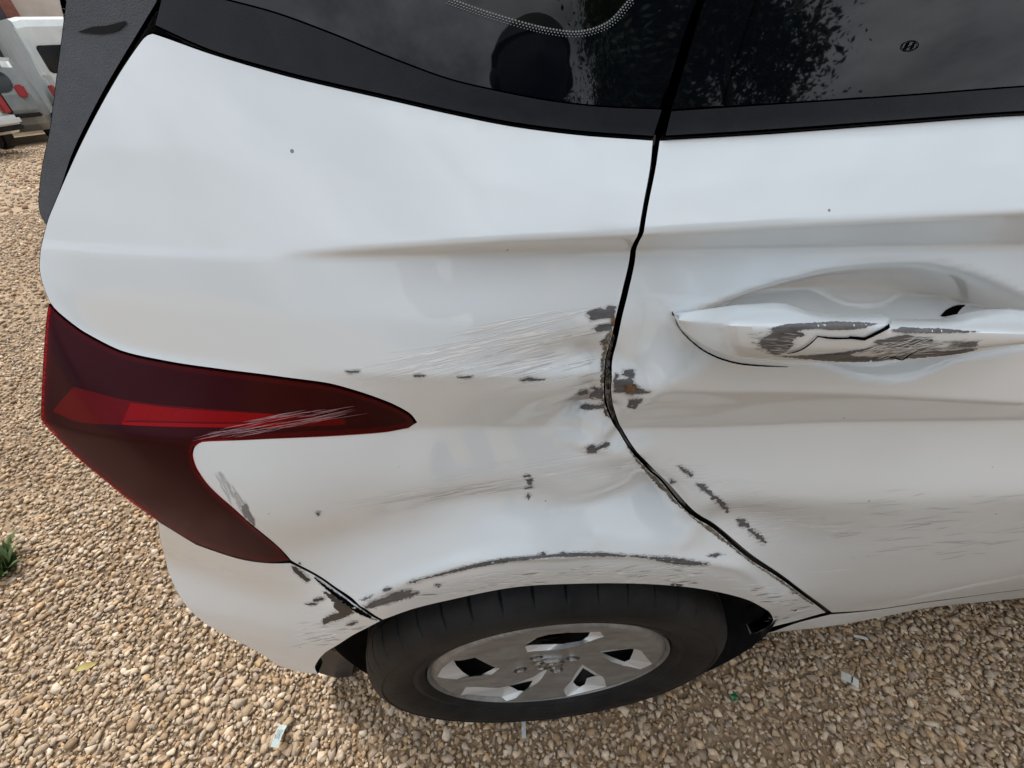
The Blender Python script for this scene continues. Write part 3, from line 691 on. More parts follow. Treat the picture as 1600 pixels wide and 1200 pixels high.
for l in hole_loops[5:]:
    hh = cover_h(l); s0 = len(verts); verts += list(B(np.stack([WC[0]+l[:, 0], hh, WC[1]+l[:, 1]], 1))); s1 = len(verts)
    verts += list(B(np.stack([WC[0]+l[:, 0], hh-0.02, WC[1]+l[:, 1]], 1)))
    for i in range(len(l)): j = (i+1) % len(l); faces.append((s0+i, s0+j, s1+j, s1+i))
s0 = len(verts)
for rr, hh in ((0.187, None), (0.1915, -0.010), (0.1925, -0.016), (0.190, -0.03)):
    for p in outer/0.187*rr: verts.append(B([WC[0]+p[0], float(cover_h(np.array([p]))[0]) if hh is None else hh, WC[1]+p[1]]))
for k in range(3):
    for i in range(96): j = (i+1) % 96; faces.append((s0+k*96+i, s0+k*96+j, s0+(k+1)*96+j, s0+(k+1)*96+i))
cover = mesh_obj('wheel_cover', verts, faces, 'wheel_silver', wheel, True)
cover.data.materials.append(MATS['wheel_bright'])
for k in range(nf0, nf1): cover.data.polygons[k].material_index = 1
bm = bmesh.new(); bm.from_mesh(cover.data); bmesh.ops.remove_doubles(bm, verts=bm.verts, dist=1e-5); bmesh.ops.recalc_face_normals(bm, faces=bm.faces); bm.to_mesh(cover.data); bm.free()
cover.data.set_sharp_from_angle(angle=R(14))
# steel disc and drum behind
vv = []
for i in range(64):
    a = 2*math.pi*i/64
    for (r_, o_) in ((0.03, -0.06), (0.07, -0.06), (0.10, -0.085), (0.15, -0.095), (0.170, -0.09), (0.176, -0.03), (0.189, -0.022)): vv.append(B([r_*math.cos(a), o_, WC[1]+r_*math.sin(a)]))
mesh_obj('steel_wheel', vv, grid_faces(64, 7, True), 'steel_dark', wheel, True)
def bolt(name, c, r_, h0, h1, material, parent, seg=6):
    bm = bmesh.new(); M4 = Matrix.Translation(Vector(B([WC[0]+c[0], (h0+h1)/2, WC[1]+c[1]]))) @ Matrix.Rotation(R(90), 4, 'X')
    bmesh.ops.create_cone(bm, cap_ends=True, segments=seg, radius1=r_, radius2=r_*0.82, depth=abs(h1-h0), matrix=M4)
    bmesh.ops.bevel(bm, geom=list(bm.edges), offset=r_*0.12, segments=2, affect='EDGES')
    return bm_obj(name, bm, material, parent)
for l in lugs: bolt('lug_nut', l, 0.0078, -0.036, -0.013, 'lug_metal', wheel)
# badge: slanted H in an oval
vv = []; ff = []
def ring_mesh(rx, ry, wd, o_, seg=40):
    s = len(vv)
    for i in range(seg):
        a = 2*math.pi*i/seg
        for k, (sc, oo) in enumerate(((1, o_-0.003), (1, o_), (1-wd, o_), (1-wd, o_-0.003))): vv.append(B([WC[0]+rx*sc*math.cos(a), oo, WC[1]+ry*(sc if sc == 1 else 1-wd*rx/ry)*math.sin(a)]))
    for i in range(seg):
        j = (i+1) % seg
        for k in range(3): ff.append((s+4*i+k, s+4*j+k, s+4*j+k+1, s+4*i+k+1))
def prism(pl, o0, o1):
    s = len(vv); n = len(pl)
    for p in pl: vv.append(B([WC[0]+p[0], o1, WC[1]+p[1]]))
    for p in pl: vv.append(B([WC[0]+p[0], o0, WC[1]+p[1]]))
    ff.append(tuple(range(s, s+n))); ff.extend([(s+i, s+(i+1) % n, s+n+(i+1) % n, s+n+i) for i in range(n)])
ring_mesh(0.026, 0.0175, 0.11, -0.0140)
prism([(-0.015, -0.012), (-0.009, -0.013), (-0.004, 0.012), (-0.009, 0.013)], -0.021, -0.0145)
prism([(0.004, -0.012), (0.009, -0.013), (0.015, 0.012), (0.009, 0.013)], -0.021, -0.0145)
prism([(-0.008, -0.004), (0.008, 0.0), (0.009, 0.004), (-0.007, 0.0)], -0.021, -0.0147)
mesh_obj('wheel_badge', vv, ff, 'badge_metal', wheel)
# front wheel, out of frame
wheel2 = empty('wheel', (0, 0, 0), car); wheel2.matrix_parent_inverse = Matrix.Translation((0, -0.85, 0)); wheel2.location = (2.44, 0, 0)
for ch in list(wheel.children):
    if ch.name.split('.')[0] in ('tyre', 'wheel_cover', 'steel_wheel'):
        c = ch.copy(); COL.objects.link(c); c.parent = wheel2

# ---- door handle: lofted from its top edge, crease and lower edge
us = np.concatenate([np.linspace(1061, 1100, 14), np.linspace(1106, 1380, 60), [1384.5, 1386, 1388], np.linspace(1394, 1640, 54), [1650, 1658, 1663]])
Tl = lin([1059, 1065, 1075, 1090, 1150, 1210, 1228, 1243, 1258, 1275, 1310, 1378, 1385, 1387, 1470, 1492, 1512, 1540, 1580, 1600, 1640, 1663], [496, 491, 488, 485, 475, 471, 472, 476, 482, 487.5, 491, 489.5, 491, 497, 497, 494, 487, 482, 481, 483, 490, 508])
Ml = lin([1059, 1075, 1100, 1160, 1230, 1300, 1384, 1387, 1470, 1540, 1600, 1663], [500, 502, 504, 507, 509, 507, 507, 513, 516, 519, 521, 515])
Bl = lin([1059, 1063, 1070, 1090, 1110, 1130, 1155, 1180, 1215, 1260, 1330, 1400, 1450, 1500, 1550, 1600, 1640, 1663], [504, 511, 520, 536, 548, 556, 563, 566, 568.5, 569.5, 569, 566, 562, 556, 548, 539, 528, 519])
vv = []; SB = blur(SG, 0.03, 0.03)
npf = 0
for u in us:
    xz = hit([(u, float(Ml(u)))])[0]; so = -0.013
    w = float(smoothstep((u-1057)/95.0)*smoothstep((1672-u)/60.0)); grip = float(smoothstep((u-1225)/60)*smoothstep((1540-u)/50))
    base = so+0.003
    T_ = px_at(u, float(Tl(u)), base+0.004+0.004*w+0.006*grip); M_ = px_at(u, float(Ml(u)), base+0.009+0.032*w); B_ = px_at(u, float(Bl(u)), base+0.007+0.028*w)
    Tb = T_+np.array([0, -0.008, -0.004-0.004*w]); Bb = B_+np.array([0, -0.012, 0.002])
    TM = (T_+M_)/2+np.array([0, 0.0015*w, 0.002*w]); MB_ = (M_+B_)/2+np.array([0, 0.0035*w, 0])
    ring = [Tb, T_, TM, M_, MB_, B_, Bb]
    P = np.array(ring)
    for it in range(2):
        Q = [P[0]]
        c_ = 0.13 if it == 0 else 0.25
        for i in range(len(P)-1): Q += [P[i]*(1-c_)+P[i+1]*c_, P[i]*c_+P[i+1]*(1-c_)]
        Q.append(P[-1]); P = np.array(Q)
    P = np.concatenate([P, [P[-1]*0.6+P[0]*0.4]]); npf = len(P); vv += [B(p) for p in P]
ff = []
for i in range(len(us)-1):
    for j in range(npf): k = (j+1) % npf; ff.append((i*npf+j, (i+1)*npf+j, (i+1)*npf+k, i*npf+k))
ff.append(tuple(range(npf))[::-1]); ff.append(tuple((len(us)-1)*npf+k for k in range(npf)))
handle = mesh_obj('door_handle', vv, ff, PAINT, door, True)
bm = bmesh.new(); bm.from_mesh(handle.data); bmesh.ops.recalc_face_normals(bm, faces=bm.faces); bm.to_mesh(handle.data); bm.free()
handle.data.set_sharp_from_angle(angle=R(40))
handle['label'] = 'cracked white door handle with grey scuff marks'

# parents: children of `car` keep their world-space vertices
for o in list(COL.objects):
    if o.parent is car and o.type == 'MESH': o.matrix_parent_inverse = Matrix.Translation((0, -0.85, 0))

# ------------------------------------------------------------------ scrape marks, projected on the finished sheets
def bvh_of(objs):
    V = []; Fc = []
    for o in objs:
        s = len(V); V += [v.co.copy() for v in o.data.vertices]; Fc += [tuple(s+i for i in p.vertices) for p in o.data.polygons]
    return BVHTree.FromPolygons(V, Fc)
BV = {'q': bvh_of([quarter]), 'd': bvh_of([door]), 'b': bvh_of([bumper]), 'h': bvh_of([handle]), 'l': bvh_of([lens]), 'qb': bvh_of([quarter, bumper]), 'f': bvh_of([fin]), 'g': bvh_of([dglass]),'qd': bvh_of([quarter, door, handle])}
CB = Vector(B(CAM))
def cast(key, uv):
    out = []
    for d in rays(uv):
        h = BV[key].ray_cast(CB, Vector(B(d)).normalized(), 5.0)
        out.append((np.array(h[0]), np.array(h[1])) if h[0] is not None else None)
    return out
def jag(poly, amp, step=2.2, dirv=(0.97, -0.2), seed=0, corner=25):
    r = np.random.default_rng(seed); P = spline(poly, step, corner=corner); n = len(P); d = np.array(dirv)/np.hypot(*dirv)
    w = r.normal(0, 1, n); w = 0.6*w+0.4*np.roll(w, 1); w2 = r.normal(0, 1, n)
    return P+d[None]*(w*amp)[:, None]+np.stack([-d[1]*w2, d[0]*w2], 1)*amp*0.28
def mark(name, key, polys, material, parent, amp=2.0, off=0.0005, rough=0.0, grid=5.0, seed=1, dirv=(0.97, -0.2), step=2.2):
    """flaked areas traced on the photograph, laid on the panel as thin chips with ragged outlines"""
    if material == 'primer' or key == 'b':
        for k, poly in enumerate(polys): mark1('paint_edge', key, inset_px(spline(poly, 3, corner=25), -1.9), 'primer_edge', parent, amp*1.1+0.5, 0.0003, 0, grid, seed*57+k, dirv, step)
    for k, poly in enumerate(polys): mark1(name, key, poly, material, parent, amp, off, rough, grid, seed*31+k, dirv, step)
def mark1(name, key, poly, material, parent, amp, off, rough, grid, seed, dirv, step):
    V = []; Fc = []; r = np.random.default_rng(seed)
    for k in (0,):
        bd = jag(poly, amp*1.2, step=step*0.8, seed=seed, dirv=dirv)
        # drop self-crossing spikes
        mn = bd.min(0); mx_ = bd.max(0); g = np.stack(np.meshgrid(np.arange(mn[0], mx_[0], grid), np.arange(mn[1], mx_[1], grid)), -1).reshape(-1, 2)
        if len(g):
            g = g+r.normal(0, grid*0.15, g.shape); g = g[inside(g, bd)]
        P = np.concatenate([bd, g]) if len(g) else bd
        try: v2, f, _ = cdt(P, [list(range(len(bd)))], lambda c: inside(c, bd))
        except Exception: return None
        if len(f) == 0: return None
        H = cast(key, v2); s = len(V); good = [h is not None for h in H]
        ib = inside(v2, bd) & (seg_dist(v2, bd) > 1.5)
        for i, h in enumerate(H):
            if h is None: V.append(np.zeros(3)); continue
            p, n = h
            V.append(p+n*(off+(abs(r.normal(0, rough)) if rough and ib[i] else 0)))
        for t in f:
            if all(good[i] for i in t): Fc.append(tuple(s+int(i) for i in t))
    if not Fc: return None
    # keep only the largest connected flake
    par = list(range(len(V)))
    def find(a):
        while par[a] != a: par[a] = par[par[a]]; a = par[a]
        return a
    for t in Fc:
        a = find(t[0]); par[find(t[1])] = a; par[find(t[2])] = a
    roots = [find(t[0]) for t in Fc]; best = max(set(roots), key=roots.count); Fc = [t for t, q in zip(Fc, roots) if q == best]
    used = sorted({i for t in Fc for i in t}); mp_ = {a: b for b, a in enumerate(used)}; V = [V[i] for i in used]; Fc = [tuple(mp_[i] for i in t) for t in Fc]
    V = np.array(V); out = []
    for t in Fc:
        n = np.cross(V[t[1]]-V[t[0]], V[t[2]]-V[t[0]]); out.append(t if n@(np.array(CB)-V[t[0]]) > 0 else t[::-1])
    return mesh_obj(name, V, out, material, parent, rough == 0)
def line_band(pts, widths):
    P = spline(pts, 6, closed=False, corner=80); t = np.gradient(P, axis=0); t /= np.linalg.norm(t, axis=1, keepdims=True)+1e-9; n = np.stack([-t[:, 1], t[:, 0]], 1)
    w = np.interp(np.linspace(0, 1, len(P)), np.linspace(0, 1, len(widths)), widths)[:, None]/2
    return np.concatenate([P+n*w, (P-n*w)[::-1]])
def streaks(name, key, region, n, length, material, parent, ang=-12, width=(0.5, 1.4), off=0.0003, seed=3, spread=3):
    """hair scratches: slim slivers that follow the panel"""
    r = np.random.default_rng(seed); reg = np.array(region, float); V = []; Fc = []; c = 0; tries = 0
    while c < n and tries < n*30:
        tries += 1; p = reg.min(0)+r.random(2)*(reg.max(0)-reg.min(0))
        if not inside(p[None], reg)[0]: continue
        L_ = r.uniform(*length); a = R(ang+r.normal(0, spread)); d = np.array([math.cos(a), math.sin(a)]); nn_ = np.array([-d[1], d[0]]); w = r.uniform(*width)
        k = max(3, int(L_/9)); uv = []
        for i in range(k+1):
            t = i/k; ww = w*math.sin(math.pi*(0.08+0.84*t))*0.5; q = p+d*L_*(t-0.5)+nn_*r.normal(0, 0.25); uv += [q+nn_*ww, q-nn_*ww]
        H = cast(key, np.array(uv))
        if any(h is None for h in H): continue
        s = len(V); V += [h[0]+h[1]*off for h in H]
        for i in range(k): Fc.append((s+2*i, s+2*i+1, s+2*i+3, s+2*i+2))
        c += 1
    if not Fc: return None
    o = mesh_obj(name, V, Fc, material, parent, True); o['kind'] = 'stuff'; return o

# quarter panel
mark('paint_chip', 'q', [[(917, 488), (935, 481), (948, 484), (950, 477), (961, 479), (961, 497), (945, 497), (925, 500)], [(929, 513), (936, 507), (957, 505), (956, 515), (932, 518)]], 'primer', quarter, 1.6, seed=11)
mark('paint_chip', 'q', [[(903, 613), (917, 608), (918, 614), (905, 618)], [(921, 620), (929, 607), (944, 606), (946, 622), (926, 623)], [(904, 637), (914, 631), (930, 633), (946, 629), (946, 637), (918, 640)], [(924, 606), (930, 603), (933, 609)]], 'primer', quarter, 1.8, seed=12)
mark('paint_chip', 'q', [[(915, 700), (925, 694), (933, 699), (946, 690), (951, 694), (948, 699), (935, 701), (931, 708), (916, 707)]], 'primer', quarter, 1.8, seed=13)
mark('paint_chip', 'q', [[(817, 742), (826, 741), (829, 744), (819, 745)], [(821, 749), (832, 747), (830, 756), (825, 757), (824, 752)], [(818, 762), (832, 759), (833, 761), (820, 764)], [(822, 776), (825, 770), (829, 776), (826, 781)]], 'primer', quarter, 0.9, seed=14)
mark('paint_chip', 'q', [[(540, 579), (562, 579), (560, 582), (545, 582)], [(646, 585), (664, 586), (663, 588), (648, 588)], [(714, 588), (738, 587), (735, 590), (718, 590)], [(812, 593), (826, 589), (836, 591), (852, 592), (850, 594), (830, 594), (815, 595)]], 'primer', quarter, 0.8, seed=15)
mark('arch_scrape', 'q', [line_band([(648, 907), (700, 894), (745, 883), (790, 875), (830, 871), (880, 867), (935, 866), (978, 868)], [1, 3, 5, 6, 5, 3.5, 6, 5, 2])], 'primer', quarter, 1.5, seed=16, dirv=(0.98, -0.1), grid=3)
mark('arch_scrape', 'q', [line_band([(978, 868), (1010, 870), (1040, 874), (1070, 878), (1106, 881)], [1.5, 2, 8, 8, 2]), [(1107, 868), (1118, 864), (1127, 866), (1116, 870)], [(637, 910), (645, 906), (655, 906), (648, 910)], [(842, 867), (850, 862), (856, 867)], [(871, 866), (879, 862), (886, 866)]], 'primer', quarter, 2.4, seed=17, dirv=(0.99, -0.05), grid=3)
mark('paint_chip', 'q', [[(566, 952), (580, 940), (604, 932), (612, 926), (638, 922), (648, 924), (656, 927), (640, 933), (622, 938), (604, 943), (585, 948)], [(598, 921), (606, 917), (613, 918), (604, 923)], [(678, 913), (690, 913), (684, 917)], [(563, 938), (575, 932), (583, 930), (575, 936)]], 'primer', quarter, 2.6, seed=18, dirv=(0.96, -0.25))
mark('paint_chip', 'q', [[(461, 881), (468, 878), (486, 890), (496, 897), (500, 907), (518, 912), (534, 925), (550, 932), (560, 945), (562, 953), (552, 949), (532, 935), (512, 919), (490, 905), (474, 892)]], 'filler', quarter, 2.0, seed=19, rough=0.0006, dirv=(0.8, -0.6))
mark('paint_chip', 'q', [[(1040, 914), (1052, 911), (1066, 913), (1064, 916)], [(1235, 926), (1242, 924), (1239, 928)], [(1236, 953), (1246, 951), (1243, 955)], [(494, 801), (500, 799), (497, 806)]], 'primer', quarter, 0.8, seed=20)
mark('scuff', 'q', [[(377, 787), (386, 788), (390, 800), (397, 812), (399, 822), (389, 812), (380, 800)]], 'scratch_dark', quarter, 1.5, seed=21, dirv=(0.4, 0.9))
streaks('scratch', 'q', [(335, 738), (350, 745), (385, 785), (400, 820), (390, 815), (345, 765)], 40, (10, 26), 'scratch_grey', quarter, 62, (0.6, 1.8), seed=22)
mark('bare_edge', 'q', [[(956, 514), (945, 527), (938, 533), (943, 543), (941, 553), (939, 577), (938, 593), (941, 608), (944, 630), (946, 650), (958, 655), (953, 638), (949, 612), (947, 587), (949, 560), (954, 537), (961, 512)]], 'filler', quarter, 2.4, seed=23, rough=0.0012, grid=2.5, dirv=(1, -0.1), step=1.6)
def gap_fill(name, Lp, Rp, material, dep, rough, seed):
    r = np.random.default_rng(seed); Ls = spline(Lp, 3, closed=False, corner=80); n = len(Ls); Rs = spline(Rp, 3, closed=False, corner=80); Rs = Rs[np.linspace(0, len(Rs)-1, n).astype(int)]
    vv = []
    for a_, b_ in zip(Ls, Rs):
        q = hit([a_])[0]; o0 = float(Sf(np.array([q[0]]), np.array([q[1]]))[0])
        for t in np.linspace(0, 1, 6): p_ = a_*(1-t)+b_*t; vv.append(B(px_at(p_[0], p_[1], o0-dep*math.sin(math.pi*(0.15+0.7*t))+r.normal(0, rough))))
    return mesh_obj(name, vv, grid_faces(n, 6), material, quarter)
gap_fill('torn_flange', [(958, 522), (951, 548), (947, 577), (947, 605), (950, 630), (957, 655)], [(963, 526), (961, 550), (959, 577), (958, 608), (961, 632), (966, 656)], 'flange', 0.0025, 0.0009, 81)
gap_fill('gap_grime', [(965, 672), (1000, 721), (1050, 774), (1100, 817), (1150, 857), (1200, 892), (1250, 927), (1288, 955)], [(973, 669), (1006, 718), (1056, 769), (1106, 812), (1156, 852), (1206, 888), (1255, 924), (1296, 955)], 'gap_dirt', 0.007, 0.0003, 82)
mark('rust_spot', 'q', [[(954, 497), (960, 496), (960, 508), (955, 510)]], 'rust', quarter, 0.6, seed=24, off=0.0009)
mark('bare_edge', 'q', [line_band([(978, 693), (1000, 722), (1048, 774), (1098, 817), (1150, 858), (1200, 893), (1240, 922), (1270, 943)], [3, 7, 6, 8, 5, 7, 4, 2])], 'filler', quarter, 1.7, seed=25, grid=3, dirv=(1, 0.2), step=1.8)
streaks('scratch', 'q', [(560, 590), (640, 555), (760, 505), (900, 478), (940, 500), (940, 640), (880, 600), (700, 590)], 150, (40, 190), 'scratch_white', quarter, -13, (0.5, 1.8), seed=26, spread=2.5)
streaks('scratch', 'q', [(620, 585), (760, 530), (930, 520), (935, 640), (850, 595)], 30, (14, 60), 'scratch_grey', quarter, -13, (0.5, 1.4), seed=27)
streaks('scratch', 'q', [(560, 790), (700, 740), (950, 690), (980, 715), (960, 745), (700, 780)], 70, (30, 160), 'scratch_white', quarter, -11, (0.4, 1.5), seed=28, spread=2)
streaks('scratch', 'q', [(600, 960), (700, 905), (900, 875), (1120, 885), (1280, 950), (1215, 985), (1205, 950), (1100, 915), (900, 905), (720, 925)], 190, (10, 60), 'scratch_white', quarter, -6, (0.5, 1.6), seed=29, spread=5)
streaks('scratch', 'q', [(640, 935), (900, 880), (1120, 890), (1270, 950), (1215, 980), (1150, 920), (900, 905), (720, 925)], 45, (8, 30), 'scratch_dark', quarter, -6, (0.4, 1.1), seed=30, spread=4)
# bumper
mark('paint_chip', 'b', [[(505, 924), (518, 927), (532, 938), (545, 946), (554, 957), (540, 963), (520, 970), (505, 975), (504, 967), (518, 960), (528, 957), (522, 940)], [(489, 937), (497, 934), (508, 933), (505, 938), (492, 940)], [(479, 943), (490, 941), (496, 943), (482, 946)], [(540, 977), (552, 971), (560, 971), (550, 977)]], 'black_plastic', bumper, 1.6, seed=41)
mark('seam_tear', 'b', [line_band([(492, 902), (515, 921), (540, 940), (565, 957), (588, 967)], [2, 5, 8, 7, 2])], 'crack', bumper, 1.2, seed=45, dirv=(0.8, 0.6))
mark('paint_chip', 'b', [[(455, 884), (462, 886), (475, 896), (485, 906), (480, 909), (466, 898)]], 'black_plastic', bumper, 0.8, seed=42)
streaks('scratch', 'b', [(470, 930), (520, 960), (585, 975), (520, 1008), (470, 1020), (440, 1000)], 70, (12, 60), 'scratch_white', bumper, -10, (0.5, 1.5), seed=43, spread=5)
streaks('scratch', 'b', [(470, 960), (585, 972), (520, 1008), (460, 1010)], 30, (8, 40), 'scratch_grey', bumper, -8, (0.5, 1.5), seed=44)
# door
mark('paint_chip', 'd', [[(960, 583), (966, 585), (964, 592), (975, 593), (981, 589), (972, 585), (974, 579), (988, 577), (990, 583), (988, 593), (990, 598), (998, 607), (1016, 612), (1010, 614), (997, 614), (983, 616), (975, 613), (960, 613)], [(983, 625), (1003, 622), (1001, 629), (992, 638), (983, 634)]], 'primer', door, 1.8, seed=51)
mark('rust_spot', 'd', [[(975, 603), (981, 600), (988, 599), (996, 606), (990, 611), (979, 610)]], 'rust', door, 1.8, seed=52, off=0.0009)
dl = [(1060, 728), (1070, 735), (1080, 743), (1090, 756), (1103, 765), (1112, 773), (1125, 784), (1138, 799), (1152, 810), (1166, 822), (1180, 834), (1197, 848)]
mark('paint_chip', 'd', [line_band(dl[0:3], [1, 6, 4]), line_band(dl[3:6], [4, 8, 3]), line_band(dl[5:7], [3, 8, 7]), line_band(dl[6:8], [5, 9, 4]), line_band(dl[8:10], [3, 10, 8]), line_band(dl[9:12], [2, 7, 4])], 'primer', door, 2.2, seed=53, grid=3)
streaks('scratch', 'd', [(1040, 720), (1090, 730), (1260, 800), (1380, 860), (1300, 900), (1210, 860)], 110, (20, 90), 'scratch_white', door, -4, (0.4, 1.3), seed=54, spread=5)
streaks('scratch', 'd', [(1180, 790), (1400, 760), (1600, 770), (1600, 870), (1400, 880), (1260, 860)], 60, (14, 70), 'scratch_grey', door, -6, (0.4, 0.9), seed=55, spread=4)
mark('paint_chip', 'd', [[(999, 712), (1006, 716), (1003, 718)], [(1024, 738), (1032, 744), (1027, 744)], [(1046, 748), (1056, 752), (1049, 756)]], 'primer', door, 1.2, seed=56)
# handle
Z5 = lambda L_: [(1100+a*0.1875, 470+b*0.1875) for a, b in L_]
Z6 = lambda L_: [(1330+a*0.16875, 460+b*0.16875) for a, b in L_]
mark('scuff', 'h', [Z5([(600, 215), (700, 197), (900, 190), (1100, 178), (1300, 185), (1460, 195), (1380, 210), (1250, 235), (1080, 240), (950, 230), (810, 240), (770, 255), (830, 270), (850, 290), (770, 296), (730, 330), (745, 370), (690, 410), (640, 440), (590, 450), (540, 420), (490, 385), (465, 350), (490, 310), (540, 280), (590, 255), (545, 245)]),
                   Z5([(580, 455), (750, 458), (950, 448), (1150, 428), (1400, 385), (1380, 402), (1210, 440), (1250, 460), (1500, 470), (1590, 475), (1450, 502), (1200, 505), (950, 492), (750, 472)]),
                   Z6([(370, 330), (480, 308), (640, 320), (800, 320), (1000, 335), (1190, 347), (1000, 353), (800, 356), (560, 356), (400, 347)]),
                   Z6([(190, 440), (330, 405), (500, 372), (560, 380), (620, 400), (700, 395), (770, 425), (640, 445), (560, 480), (420, 500), (330, 480)]),
                   Z6([(950, 460), (1040, 440), (1170, 430), (1150, 455), (1170, 470), (1080, 485), (980, 480)]),
                   Z6([(280, 575), (480, 560), (600, 555), (700, 530), (900, 525), (1180, 495), (1100, 525), (900, 560), (700, 575), (500, 590), (300, 600)])], 'scuffed_plastic', handle, 1.4, seed=61, off=0.0004, dirv=(1, 0.02), grid=4)
streaks('scratch', 'h', Z6([(100, 520), (330, 400), (600, 370), (900, 400), (1150, 440), (1150, 510), (700, 560), (300, 590)]), 120, (6, 34), 'scratch_dark', handle, -8, (0.4, 1.2), seed=62, spread=7, off=0.0005)
streaks('scratch', 'h', Z5([(380, 250), (560, 220), (560, 460), (420, 400)]), 40, (4, 16), 'scratch_dark', handle, 2, (0.4, 1.0), seed=63, off=0.0005)
streaks('scratch', 'h', Z5([(480, 290), (740, 260), (740, 420), (600, 450)]), 26, (8, 34), 'scratch_grey', handle, 3, (0.4, 0.8), seed=64, off=0.0007)
streaks('scratch', 'h', Z6([(150, 500), (500, 380), (720, 390), (700, 540), (300, 580)]), 50, (8, 34), 'scratch_white', handle, -14, (0.4, 1.0), seed=65, off=0.0008, spread=8)
mark('crack', 'h', [Z5([(930, 284), (1050, 297), (1190, 299), (1210, 288), (1330, 299), (1420, 255), (1530, 198), (1536, 226), (1420, 284), (1330, 326), (1220, 314), (1180, 314), (1060, 314), (940, 296)])], 'crack', handle, 0.3, seed=66, off=0.0007)
mark('crack', 'h', [line_band(Z5([(938, 292), (900, 330), (830, 385), (760, 415), (690, 428)]), [1.6, 2.2, 2, 1]), line_band(Z6([(350, 574), (400, 578), (470, 594), (540, 545), (620, 510), (730, 488)]), [1, 1.8, 1.6, 1, 0.7])], 'crack', handle, 0.2, seed=67, off=0.0008)
mark('handle_gap_shade', 'd', [line_band([(1055, 499), (1057, 505), (1062, 514), (1075, 528), (1095, 545), (1120, 558), (1150, 567), (1185, 571), (1230, 573)], [1.0, 1.8, 2.2, 2.6, 2.6, 2, 0.8])], 'crack', door, 0.2, seed=69)  # dark line laid on the door for the shade around the handle
mark('handle_recess_shade', 'd', [Z6([(820, 202), (870, 150), (960, 105), (1060, 95), (1000, 150), (960, 210), (900, 215)])], 'crack', door, 0.2, seed=68)  # flat black patch standing for the shade inside the hole
# lamp scratches, painted shade of the fin hollow, etched glass mark
streaks('scratch', 'l', [(312, 682), (400, 655), (470, 640), (530, 638), (540, 652), (440, 668), (380, 682)], 70, (20, 80), 'scratch_pink', lens, -11, (0.25, 0.7), seed=71, spread=2.5, off=0.0004)
mark('scoop_shade', 'f', [[(122, 51), (145, 43), (170, 40), (198, 33), (199, 37), (185, 48), (165, 53), (145, 53)]], 'gap_black', fin, 0.2, seed=72)  # black patch laid on the fin for the shade in its hollow
def oval(cx, cy, rx, ry, tilt, n=28):
    a = np.linspace(0, 2*np.pi, n, endpoint=False); c, s = math.cos(R(tilt)), math.sin(R(tilt)); x = rx*np.cos(a); y = ry*np.sin(a)
    return [(cx+xx*c-yy*s, cy+xx*s+yy*c) for xx, yy in zip(x, y)]
e1 = oval(1421, 72, 14, 8.4, -12); e2 = oval(1421, 72, 12.4, 6.9, -12)
mk = []
for k in range(28): j = (k+1) % 28; mk.append([e1[k], e1[j], e2[j], e2[k]])
mk += [[(1411, 78), (1414.5, 78.5), (1421, 66), (1417.5, 66)], [(1421, 78), (1424.5, 77.5), (1431, 65.5), (1427.5, 66)], [(1415.5, 74), (1426, 70), (1427, 72), (1415, 76)]]
BVg = cast('g', [p for q_ in mk for p in q_]); vv = []; ff = []; i0 = 0
for q_ in mk:
    if all(BVg[i0+k] is not None for k in range(4)):
        s = len(vv); vv += [BVg[i0+k][0]+BVg[i0+k][1]*0.0004 for k in range(4)]; ff.append((s, s+1, s+2, s+3))
    i0 += 4
if ff: mesh_obj('etched_mark', vv, ff, 'crack', dglass)
# pale net of the dotted window border, and the strap behind the glass
rp_ = spline(clear_px[1:7], 5.2, closed=False, corner=80); tg = np.gradient(rp_, axis=0); tg /= np.linalg.norm(tg, axis=1, keepdims=True); nn_ = np.stack([-tg[:, 1], tg[:, 0]], 1)
vv = []; ff = []
for k in range(len(rp_)):
    for row in range(3):
        c = rp_[k]+nn_[k]*(row*4.2-1)+tg[k]*(2.6 if row % 2 else 0); s_ = 2.0-0.45*row
        q_ = hit([c+np.array(d_)*s_ for d_ in ((1, 0), (0, 1), (-1, 0), (0, -1))]); s = len(vv)
        for p in q_: vv.append(B([p[0], float(Sf(np.array([p[0]]), np.array([p[1]]))[0])-0.0010, p[1]]))
        ff.append((s, s+1, s+2, s+3))
o = mesh_obj('dotted_border', vv, ff, 'frit_gap', qglass); o['kind'] = 'stuff'
vv = []
for (u, v, w_) in [(896, -60, 5), (897, -20, 5), (899, 5, 5), (902, 25, 4), (904.5, 40, 2.5), (905, 49, 2.5)]:
    for sgn in (-1, 1): vv.append(B(px_at(u+sgn*w_, v, -0.085)))
sb = mesh_obj('strap', vv, [(2*i, 2*i+1, 2*i+3, 2*i+2) for i in range(5)], 'belt_white', car); sb.matrix_parent_inverse = Matrix.Translation((0, -0.85, 0))

